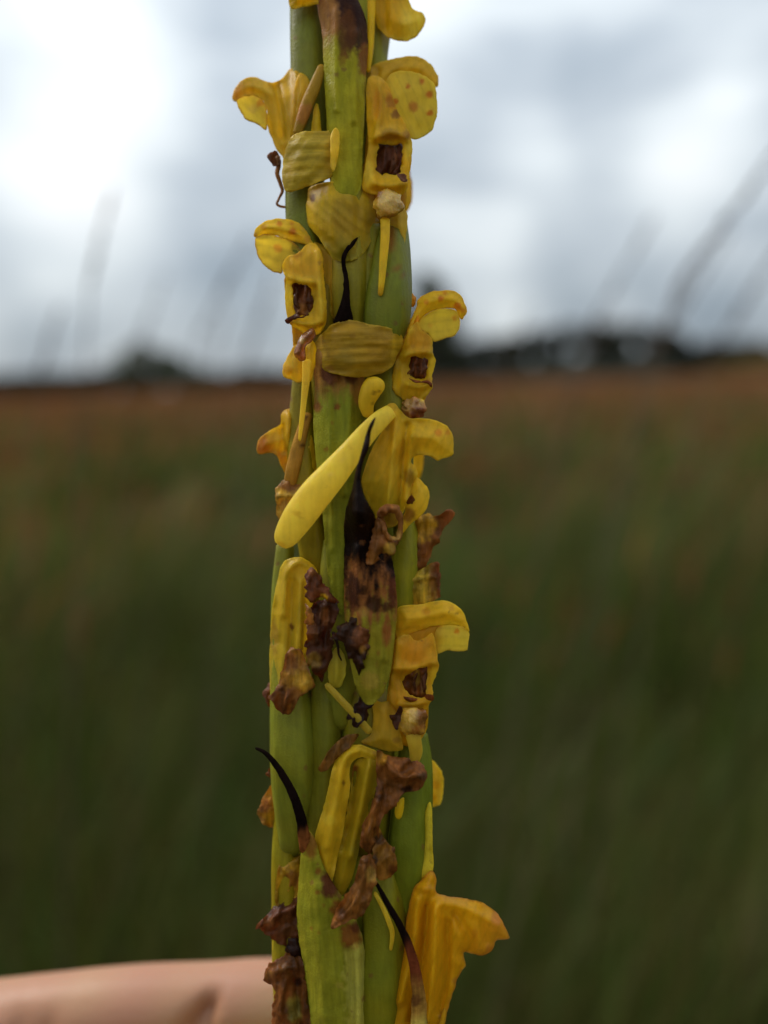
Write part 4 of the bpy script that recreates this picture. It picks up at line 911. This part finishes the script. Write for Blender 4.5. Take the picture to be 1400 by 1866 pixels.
AN.append(sheet('anther', [(842, 242), (900, 205), (982, 178), (978, 260), (972, 340), (930, 350), (886, 336), (858, 304)], 88, (0.231, 0.076, 0.011), f, M_DRY, origin=A5, bulge=(4, 8), rag=2, ridges=[([(900, 220), (905, 320)], 6, 3), ([(945, 200), (948, 330)], 6, 3)], stains=[(925, 240, 14, (0.674, 0.456, 0.064), .7, 3), (955, 300, 10, (0.52, 0.285, 0.025), .5, 2)], rim=(MAR, 3, .7), step=3.4))
sheet('dried_petal', [(858, 335), (900, 340), (950, 345), (975, 320), (1006, 335), (1004, 356), (960, 350), (930, 366), (880, 362)], 108, (0.231, 0.0665, 0.015), f, M_DRY, origin=A5, bulge=(4, 4), rag=2, step=3)
blob('stigma', 753, 1313, 104, 26, 27, 18, (0.572, 0.314, 0.03), f, M_WET, stains=[(772, 1308, 13, (0.231, 0.076, 0.015), .9, 2), (757, 1336, 12, (0.315, 0.095, 0.015), .8), (752, 1302, 9, CREAM, .35, 1.4), (745, 1324, 8, CREAM, .35)], lump=.32, f=2.2)
sheet('dried_petal', [(782, 428), (812, 424), (838, 380), (850, 410), (838, 470), (822, 508), (800, 480)], 116, (0.0735, 0.0238, 0.007), f, M_DRY, origin=A5, bulge=(4, 5), rag=2, step=3)
sheet('sepal', [(700, 358), (745, 362), (786, 360), (830, 440), (840, 520), (852, 600), (790, 616), (710, 594), (640, 566), (690, 524), (700, 440)], 94, (0.651, 0.41, 0.019), f, origin=A5, bulge=(11, 16), back=6, stains=[(820, 556, 18, (0.357, 0.19, 0.02), .7), (660, 560, 30, (0.483, 0.257, 0.015), .5)])
tube('lip', [(752, 1336, 98), (756, 1354, 98), (758, 1372, 92), (754, 1392, 84)], [14, 13, 12, 8], (0.728, 0.522, 0.05), f, M_PETAL, flat=.6)
sheet('petal', [(580, 1402), (592, 1380), (606, 1360), (622, 1346), (640, 1336), (652, 1340), (640, 1360), (622, 1374), (604, 1394), (596, 1404)], 96, (0.273, 0.123, 0.02), f, M_DRY, bulge=(5, 6), rag=2)

sheet('throat', [(722, 1140), (760, 1134), (802, 1134), (804, 1170), (796, 1190), (794, 1220), (782, 1270), (778, 1330), (750, 1360), (706, 1340), (704, 1290), (712, 1220)], 74, AMB, f, bulge=(8, 14))
f = flower('rounded yellow petal of a flower on the far side', [(762, 1376), (778, 1380), (792, 1388), (806, 1409), (808, 1436), (803, 1464), (784, 1472), (768, 1460), (758, 1420)], -6, (0.899, 0.57, 0.0228), bulge=(12, 14), back=10, stains=[(795, 1430, 7, ORG, .6), (790, 1452, 5, ORG, .5)], rim=((0.9, 0.638, 0.034), 4, .6))
f = flower('orange-brown withered petals on the far side', [(469, 1478), (482, 1450), (496, 1430), (510, 1440), (514, 1480), (513, 1504), (488, 1508), (474, 1494)], 10, (0.541, 0.247, 0.0125), mat=M_DRY, bulge=(9, 12), back=6, rag=2.5, stains=[(480, 1466, 13, (0.294, 0.095, 0.015), .8), (498, 1490, 12, (0.809, 0.479, 0.0265), .7)], rim=(LBR, 3, .7))
sheet('dried_petal', [(484, 1408), (492, 1400), (500, 1412), (498, 1422), (488, 1416)], 16, BRN, f, M_DRY, bulge=(2, 4), rag=2, step=3)
f = flower('maroon withered scrap behind the ovary', [(482, 1258), (490, 1244), (500, 1252), (502, 1280), (492, 1290), (484, 1276)], 6, (0.21, 0.0665, 0.015), mat=M_DRY, bulge=(4, 6), rag=2, step=3)

# flower with looped hood and brown flap, lower spike
f = flower('flower with yellow looped hood and large brown withered flap', [(405, 1040), (440, 920), (470, 810), (490, 710), (518, 635), (566, 588), (630, 580), (700, 602), (735, 640), (690, 660), (650, 645), (612, 655), (588, 680), (580, 730), (584, 800), (568, 900), (545, 1040), (520, 1150), (500, 1250), (470, 1330), (430, 1250), (400, 1140)], 100, (0.809, 0.524, 0.0175), origin=A5, bulge=(13, 14), back=22,
           stains=[(548, 775, 9, BRN, .8, 1.6), (485, 965, 34, LYEL, .55, .7), (720, 620, 26, (0.483, 0.237, 0.02), .7)], rim=((0.899, 0.616, 0.0303), 5, .6), ridges=[([(470, 1100), (500, 900), (540, 700), (600, 610)], 4, 8)])
sheet('petal', [(635, 650), (690, 640), (735, 650), (740, 720), (716, 800), (690, 900), (655, 1000), (632, 1100), (600, 1240), (560, 1330), (510, 1360), (500, 1250), (540, 1060), (570, 900), (590, 780), (600, 690)], 92, (0.562, 0.38, 0.011), f, origin=A5, bulge=(12, 16), ridges=[([(680, 660), (650, 860), (590, 1150)], 7, 7), ([(610, 720), (590, 900), (550, 1100)], -8, 7)], stains=[(600, 710, 26, (0.357, 0.114, 0.02), .9), (650, 1130, 60, (.40, .36, .04), .5)])
sheet('hood_flap', [(722, 615), (790, 640), (860, 645), (930, 670), (976, 712), (976, 758), (930, 812), (855, 828), (832, 880), (765, 930), (735, 990), (724, 1090), (690, 1130), (636, 1095), (650, 985), (690, 900), (716, 800), (716, 700)], 118, (0.273, 0.0997, 0.019), f, M_DRY, origin=A5, bulge=(15, 18), rag=3, wav=5, wf=.04, back=8,
      ridges=[([(760, 660), (820, 740), (930, 740)], 8, 6), ([(740, 840), (690, 960), (670, 1070)], 7, 6), ([(770, 800), (740, 900), (700, 1050)], -6, 5)], stains=[(870, 806, 26, DRK, .9, .6), (955, 740, 24, (0.084, 0.0475, 0.02), .8), (740, 650, 30, (0.52, 0.266, 0.02), .8), (735, 845, 20, DRK, .7), (690, 1000, 30, (0.42, 0.18, 0.03), .6, 2), (850, 690, 40, (0.378, 0.133, 0.025), .6, .6)], rim=(BRN, 3, .5))
sheet('petal', [(820, 880), (856, 850), (858, 900), (846, 950), (824, 960), (812, 930)], 100, YEL, f, origin=A5, bulge=(5, 8))
sheet('dried_petal', [(715, 100), (735, 130), (768, 185), (812, 250), (822, 330), (782, 376), (726, 386), (706, 330), (700, 200)], 112, (0.378, 0.171, 0.0225), f, M_DRY, origin=A6, bulge=(10, 13), back=6, rag=2, stains=[(800, 335, 26, BRN, .9), (735, 180, 30, DRK, .8), (750, 260, 30, (0.473, 0.237, 0.03), .6), (705, 285, 16, (.16, .12, .10), .8, 2)])
sheet('lip', [(636, 275), (665, 258), (695, 268), (720, 370), (702, 450), (655, 560), (582, 592), (530, 620), (494, 632), (490, 592), (520, 520), (562, 456), (602, 396)], 136, (0.336, 0.138, 0.0275), f, M_DRY, origin=A6, bulge=(11, 13), back=5, rag=2.5, wav=4, wf=.04, ridges=[([(660, 290), (640, 440), (540, 590)], 6, 5)], stains=[(690, 360, 26, (0.651, 0.41, 0.079), .8, 1.5), (530, 560, 36, BRN, .7), (620, 470, 30, (0.378, 0.152, 0.03), .6), (665, 290, 14, (0.147, 0.057, 0.02), .7)], rim=(BRN, 3, .6))
tube('lip_tongue', [(683, 1626, 96), (698, 1654, 108), (709, 1680, 112), (715, 1702, 112), (712, 1732, 108)], [4, 4.5, 5, 4.5, 3], (0.809, 0.57, 0.034), f, M_PETAL, sides=9)
blob('stigma', 700, 1560, 104, 20, 22, 12, (0.21, 0.0855, 0.02), f, M_DRY, lump=.4)

# withered flower at the lower left
f = flower('dark brown withered flower curling away at the lower spike', [(95, 640), (110, 615), (150, 570), (200, 518), (255, 495), (300, 470), (340, 480), (350, 600), (345, 690), (300, 720), (240, 724), (196, 690), (168, 668), (146, 648), (120, 634)], 50, (0.158, 0.0475, 0.012), origin=A6, mat=M_DRY, bulge=(12, 16), rag=3, wav=5, wf=.04, back=10, ridges=[([(130, 620), (210, 570), (300, 520)], 6, 6), ([(180, 650), (260, 600)], -5, 5)], stains=[(170, 600, 26, (0.315, 0.142, 0.05), .5), (270, 620, 50, (0.231, 0.0808, 0.015), .6)])
sheet('sepal', [(215, 330), (232, 300), (280, 272), (330, 264), (345, 330), (340, 420), (310, 480), (250, 496), (206, 520), (200, 450), (206, 390)], 40, (0.541, 0.304, 0.015), f, M_DRY, origin=A6, bulge=(12, 14), back=8, stains=[(290, 380, 44, (0.294, 0.114, 0.02), .8), (220, 430, 30, (0.741, 0.524, 0.034), .7, 2), (250, 300, 20, (0.52, 0.304, 0.05), .6)], rim=((0.52, 0.304, 0.03), 3, .5))
sheet('petal', [(188, 690), (215, 700), (245, 740), (232, 790), (205, 815), (188, 790)], 40, (0.786, 0.57, 0.034), f, origin=A6, bulge=(5, 7))
blob('stigma', 538, 1728, 62, 18, 18, 14, DRK, f, M_DRY, lump=.4)  # near-black lump standing in for a dark, shaded hole, not a real stigma
sheet('lip', [(138, 895), (150, 850), (172, 808), (215, 790), (255, 762), (330, 770), (350, 860), (360, 960), (385, 1060), (390, 1240), (190, 1240), (188, 1080), (192, 940), (170, 915)], 66, (0.221, 0.0808, 0.0175), f, M_DRY, origin=A6, bulge=(13, 18), rag=3, wav=6, wf=.035, back=10, ridges=[([(180, 860), (300, 830)], 7, 7), ([(260, 880), (230, 1000), (220, 1200)], 7, 7), ([(310, 900), (330, 1150)], -7, 7)], stains=[(320, 905, 22, DRK, .9), (300, 1050, 36, (.30, .26, .04), .8, 2), (170, 870, 22, (0.357, 0.171, 0.04), .7), (240, 830, 24, (0.315, 0.133, 0.025), .6)], rim=((0.273, 0.0855, 0.02), 3, .5))

# yellow flower at the lower right, seen from the side
f = flower('yellow flower seen from the side with reddish-edged hood beak', [(745, 1150), (790, 980), (835, 820), (862, 720), (870, 600), (890, 490), (912, 420), (950, 380), (1000, 336), (1024, 380), (1020, 440), (1060, 464), (1130, 474), (1200, 485), (1262, 502), (1330, 552), (1368, 615), (1394, 682), (1330, 694), (1312, 738), (1262, 770), (1200, 762), (1162, 756), (1172, 820), (1140, 866), (1110, 960), (1085, 1040), (1060, 1140), (1040, 1260), (730, 1260)], 76, (0.749, 0.408, 0.0065), origin=A6, bulge=(26, 30), back=30,
           grad=[((1180, 600), (1380, 660), (0.686, 0.342, 0.015), 12)], ridges=[([(925, 480), (905, 700), (840, 1000)], 12, 8), ([(980, 520), (955, 760), (900, 1100)], -18, 8), ([(1020, 520), (1010, 800), (980, 1100)], 15, 9), ([(1080, 600), (1075, 850), (1040, 1050)], -13, 7), ([(1060, 500), (1200, 540), (1340, 620)], 10, 9), ([(1120, 560), (1180, 660), (1200, 740)], -8, 8), ([(1250, 540), (1280, 700)], -6, 7), ([(940, 420), (1000, 440)], 8, 8)],
           stains=[(980, 432, 22, (0.624, 0.304, 0.01), .7), (1330, 580, 26, (.56, .2, .04), .7, 1.6), (1220, 660, 16, (0.645, 0.266, 0.01), .7, 1.4), (1290, 735, 20, (.6, .24, .03), .6), (1060, 1080, 24, (0.189, 0.076, 0.015), .8), (1120, 900, 18, (.5, .22, .02), .7), (800, 1030, 12, (0.473, 0.247, 0.01), .8, 1.6)], rim=((.52, .2, .025), 4, .75))
sheet('sepal', [(962, 60), (985, -10), (1000, 20), (1004, 200), (1006, 340), (960, 372), (925, 400), (940, 300), (955, 180)], 66, (0.52, 0.399, 0.025), f, M_BRACT, origin=A6, bulge=(7, 8), rim=((0.686, 0.456, 0.02), 3, .6))
sheet('lip', [(1030, 1130), (1060, 1040), (1076, 1060), (1066, 1130), (1050, 1260), (1000, 1260)], 96, (0.728, 0.418, 0.015), f, origin=A6, bulge=(7, 8), rim=((0.21, 0.076, 0.015), 3, .7), rag=2)

ANTHERS = [(710, 266, 707, 318, 90, 0), (550, 520, 556, 574, 84, 1), (762, 654, 758, 690, 76, 2), (764, 1222, 760, 1272, 92, 3)]
# paired pollen sacs inside the brown anthers
for (x0, y0, x1, y1, dd, par) in ANTHERS:
    for q in (-1, 1):
        w = 9 if par != 3 else 8
        tube('pollen_sac', [(x0 + q * w, y0, dd), (x0 + q * w * 1.1, (y0 + y1) / 2, dd + 5), (x1 + q * w * .8, y1, dd)], [3, 5 + q, 3], (.11, .036, .010), AN[par], M_DRY, bumpy=.8, sides=10, crook=5)

# backs of flowers on the far side of the spike
for (x, y, w) in [(600, 120, -1), (700, 330, 1), (590, 560, -1), (720, 820, 1), (580, 1120, -1), (700, 1300, 1), (590, 1620, -1), (700, 1760, 1)]:
    f = flower('yellow flower on the far side of the spike', [(x - 46, y + 60), (x - 50, y), (x - 24, y - 44), (x + 10, y - 50), (x + 46, y - 20), (x + 50, y + 40), (x + 20, y + 76), (x - 20, y + 80)], -90, YEL, bulge=(10, 24), back=30, rim=((0.624, 0.285, 0.015), 5, .6))
    sheet('lip', [(x - 22, y + 60), (x + 24, y + 60), (x + 18, y + 110), (x, y + 130), (x - 16, y + 108)], -96, GOLD, f, bulge=(8, 14), back=10)

# ---------------------------------------------------------------- hand
def ring_tube(bm, pts, rad, sides=18, flat=1.0, flat_dir=None):
    """closed tapered tube through world points, added to bm (rounded ends)"""
    L = open_spline([tuple(p) for p in pts], 6); rr = open_spline([(r, 0) for r in rad], 6)[:, 0]
    n = len(L); rings = []
    for i in range(n):
        tan = Vector(L[min(i + 1, n - 1)] - L[max(i - 1, 0)]).normalized()
        s1 = tan.cross(flat_dir or Vector((0, 1, 0.2))).normalized(); s2 = s1.cross(tan)
        rings.append([bm.verts.new(Vector(L[i]) + (s1 * math.cos(2 * math.pi * q / sides) + s2 * math.sin(2 * math.pi * q / sides) * flat) * rr[i]) for q in range(sides)])
    def cap(ring, c, tan, r):
        prev = ring
        for k in (1, 2, 3):
            a = k * math.pi / 8; ctr = Vector(c) + tan * r * math.sin(a)
            new = [bm.verts.new(ctr + (v.co - Vector(c)) * math.cos(a)) for v in ring]
            for q in range(sides): bm.faces.new((prev[q], prev[(q + 1) % sides], new[(q + 1) % sides], new[q]))
            prev = new
        bm.faces.new(prev)
    for i in range(n - 1):
        for q in range(sides): bm.faces.new((rings[i][q], rings[i][(q + 1) % sides], rings[i + 1][(q + 1) % sides], rings[i + 1][q]))
    cap(rings[0], L[0], Vector(L[0] - L[1]).normalized(), rr[0]); cap(rings[-1], L[-1], Vector(L[-1] - L[-2]).normalized(), rr[-1])
hand_base = P(-1000, 2560, -300)
bm = bmesh.new()
mm = .001
W_ = lambda *ps: [P(*p) for p in ps]
INDEX = W_((655, 1846, -400), (520, 1834, -420), (370, 1838, -440), (230, 1848, -450), (60, 1870, -460), (-150, 1900, -470), (-390, 1960, -460), (-720, 2200, -400), (-1000, 2440, -340))
ring_tube(bm, INDEX, [6.6 * mm, 8.1 * mm, 8.0 * mm, 8.4 * mm, 8.8 * mm, 9.4 * mm, 11 * mm, 15 * mm, 16 * mm])
ring_tube(bm, W_((640, 2075, -180), (520, 2060, -240), (360, 2060, -300), (60, 2095, -350), (-150, 2120, -370), (-400, 2165, -370), (-720, 2330, -350), (-1000, 2520, -310)), [6.6 * mm, 8 * mm, 8.2 * mm, 9 * mm, 9.4 * mm, 11.5 * mm, 15 * mm, 16 * mm])
ring_tube(bm, W_((560, 2270, -110), (470, 2265, -200), (330, 2270, -280), (60, 2300, -350), (-130, 2320, -370), (-400, 2365, -370), (-720, 2460, -340), (-1000, 2580, -300)), [6.4 * mm, 7.6 * mm, 8 * mm, 8.6 * mm, 9 * mm, 11 * mm, 14 * mm, 15 * mm])
ring_tube(bm, W_((420, 2450, -90), (340, 2450, -180), (210, 2460, -250), (10, 2490, -310), (-150, 2510, -340), (-400, 2540, -340), (-720, 2590, -320), (-1000, 2640, -290)), [5.6 * mm, 6.6 * mm, 6.8 * mm, 7.4 * mm, 8 * mm, 10 * mm, 13 * mm, 14 * mm])
THUMB = W_((655, 2085, 96), (540, 2092, 112), (400, 2110, 116), (180, 2170, 90), (-80, 2240, 20), (-380, 2330, -90), (-720, 2440, -200), (-1000, 2560, -270))
ring_tube(bm, THUMB, [7 * mm, 9.6 * mm, 10.4 * mm, 10 * mm, 12 * mm, 17 * mm, 18 * mm, 17 * mm])
ring_tube(bm, W_((-300, 2200, -300), (-600, 2380, -290), (-950, 2540, -290)), [14 * mm, 20 * mm, 20 * mm])
ring_tube(bm, W_((-850, 2480, -290), (-1250, 2650, -290), (-1900, 2950, -250), (-2900, 3420, -100)), [20 * mm, 22 * mm, 26 * mm, 34 * mm])
me = bpy.data.meshes.new('hand'); bm.to_mesh(me); bm.free()
ho = bpy.data.objects.new('hand_tmp', me); COL.objects.link(ho)
rm = ho.modifiers.new('r', 'REMESH'); rm.mode = 'VOXEL'; rm.voxel_size = .0011
sm = ho.modifiers.new('s', 'SMOOTH'); sm.factor = .5; sm.iterations = 8
dg = bpy.context.evaluated_depsgraph_get()
hm = bpy.data.meshes.new_from_object(ho.evaluated_get(dg))
bpy.data.objects.remove(ho)
# joint creases and pulp pads on the palm side of the index finger, faint skin folds on the others
nv = len(hm.vertices); co = np.empty(nv * 3); hm.vertices.foreach_get('co', co); co = co.reshape(-1, 3)
no = np.empty(nv * 3); hm.vertices.foreach_get('normal', no); no = no.reshape(-1, 3)
view = np.array(CAMM.to_3x3() @ Vector((0, 0, 1))); upv = np.array(CAMM.to_3x3() @ Vector((0, 1, 0)))
face = np.clip(no @ view, 0, 1)
crease = np.zeros(nv)
def fold(px0, px1, dep, wid, strength):
    a, b = np.array(P(*px0)), np.array(P(*px1)); ab = b - a; L2 = ab @ ab
    rel = co - a; t = np.clip((rel @ ab) / L2, -.2, 1.2); dist = np.linalg.norm(rel - t[:, None] * ab, axis=1)
    g = np.exp(-(dist / (wid * mm)) ** 2) * np.clip((1.2 - np.abs(t - .5) * 1.4), 0, 1) * (face > .05)
    return g * dep * mm, g * strength
disp = np.zeros(nv)
for args in [((345, 1900, -345), (386, 1800, -350), 1.4, 1.5, 1.0), ((375, 1900, -345), (386, 1800, -350), 1.2, 1.5, .9), ((330, 1910, -345), (350, 1840, -342), .7, 1.8, .4), ((80, 1925, -360), (88, 1850, -360), .9, 2.0, .5), ((30, 1930, -365), (34, 1850, -365), .9, 2.0, .5), ((58, 1930, -365), (62, 1860, -365), .5, 1.6, .3)]:
    d_, c_ = fold(*args); disp += d_; crease = np.maximum(crease, c_)
co = co - no * disp[:, None]
hb = np.array(hand_base)
hm.vertices.foreach_set('co', (co - hb).ravel())
at = hm.color_attributes.new('Col', 'FLOAT_COLOR', 'POINT')
skin = np.array((.53, .27, .135)); red = np.array((.50, .215, .12)); pale = np.array((.54, .32, .135)); cre = np.array((.33, .125, .055))
Cc = np.zeros((nv, 4)); Cc[:, 3] = 1
lowf = np.array([noise.noise(Vector(c) * 70) for c in co])[:, None] * .5 + .5
lowf = np.clip((lowf - .5) * 2.2 + .5, 0, 1)
c3 = red * (1 - lowf) + pale * lowf
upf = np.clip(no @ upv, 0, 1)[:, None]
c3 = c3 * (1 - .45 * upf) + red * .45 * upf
c3 = c3 * (1 - crease[:, None] * .8) + cre * crease[:, None] * .8
Cc[:, :3] = c3 * .80
at.data.foreach_set('color', Cc.astype(np.float32).ravel())
hm.polygons.foreach_set('use_smooth', np.ones(len(hm.polygons), bool))
m, t_ = newmat('skin')
N = t_.nodes.new; Lk = t_.links.new
o_ = N('ShaderNodeOutputMaterial'); b_ = N('ShaderNodeBsdfPrincipled'); a_ = N('ShaderNodeVertexColor'); a_.layer_name = 'Col'
tcx = N('ShaderNodeTexCoord'); n_ = N('ShaderNodeTexNoise'); n_.inputs['Scale'].default_value = 900; n_.inputs['Detail'].default_value = 4
Lk(tcx.outputs['Object'], n_.inputs['Vector'])
bp = N('ShaderNodeBump'); bp.inputs['Strength'].default_value = .25; bp.inputs['Distance'].default_value = .0004
Lk(n_.outputs['Fac'], bp.inputs['Height']); Lk(bp.outputs[0], b_.inputs['Normal'])
Lk(a_.outputs['Color'], b_.inputs['Base Color'])
b_.inputs['Subsurface Weight'].default_value = .35; b_.inputs['Subsurface Radius'].default_value = (1, .35, .2); b_.inputs['Subsurface Scale'].default_value = .0025
b_.inputs['Roughness'].default_value = .5
Lk(b_.outputs[0], o_.inputs['Surface'])
hm.materials.clear(); hm.materials.append(m)
hand = bpy.data.objects.new('hand', hm); COL.objects.link(hand); hand.location = hand_base
tag(hand, 'bare hand holding the orchid stem, its finger stretched out behind the spike', 'hand')
M_NAIL = plain('fingernail', (.70, .45, .36), .3, nscale=300, spec=.5)
def nail(tip, back, up, w, l):
    tip, back = Vector(tip), Vector(back); ax = (tip - back).normalized(); up = (Vector(up) - ax * Vector(up).dot(ax)).normalized(); sd = ax.cross(up)
    V, F = [], []
    for i in range(7):
        u = i / 6
        for j in range(7):
            v = j / 6 * 2 - 1; wd = w * (1 - .25 * max(0, u - .6) / .4)
            V.append(tip + ax * (l * (u - .75)) + sd * v * wd + up * (-.35 * w * v * v - .12 * w * u * u))
    n = len(V); V = V + [p - up * .0006 for p in V]
    for i in range(6):
        for j in range(6):
            a = i * 7 + j; F.append((a, a + 1, a + 8, a + 7)); F.append((a + n, a + 7 + n, a + 8 + n, a + 1 + n))
    edge = [j for j in range(7)] + [i * 7 + 6 for i in range(1, 7)] + [42 + j for j in range(5, -1, -1)] + [i * 7 for i in range(5, 0, -1)]
    for q in range(len(edge)):
        a, b2 = edge[q], edge[(q + 1) % len(edge)]; F.append((a, a + n, b2 + n, b2))
    hbv = Vector(hand_base)
    mesh_obj('fingernail', [p - hbv for p in V], F, M_NAIL, hand)
vw = Vector(view)
for tip, back, r, sgn in [((655, 1836, -400), (520, 1824, -420), 7.4, -1), ((640, 2075, -180), (520, 2060, -240), 7.4, -1), ((560, 2270, -110), (470, 2265, -200), 7.0, -1), ((420, 2450, -90), (340, 2450, -180), 6.2, -1), ((655, 2085, 96), (540, 2092, 112), 8.4, 1)]:
    tp, bk = P(*tip), P(*back)
    nail(tp + vw * sgn * r * .93 * mm, bk + vw * sgn * r * .93 * mm, vw * sgn, r * .62 * mm, 11 * mm)
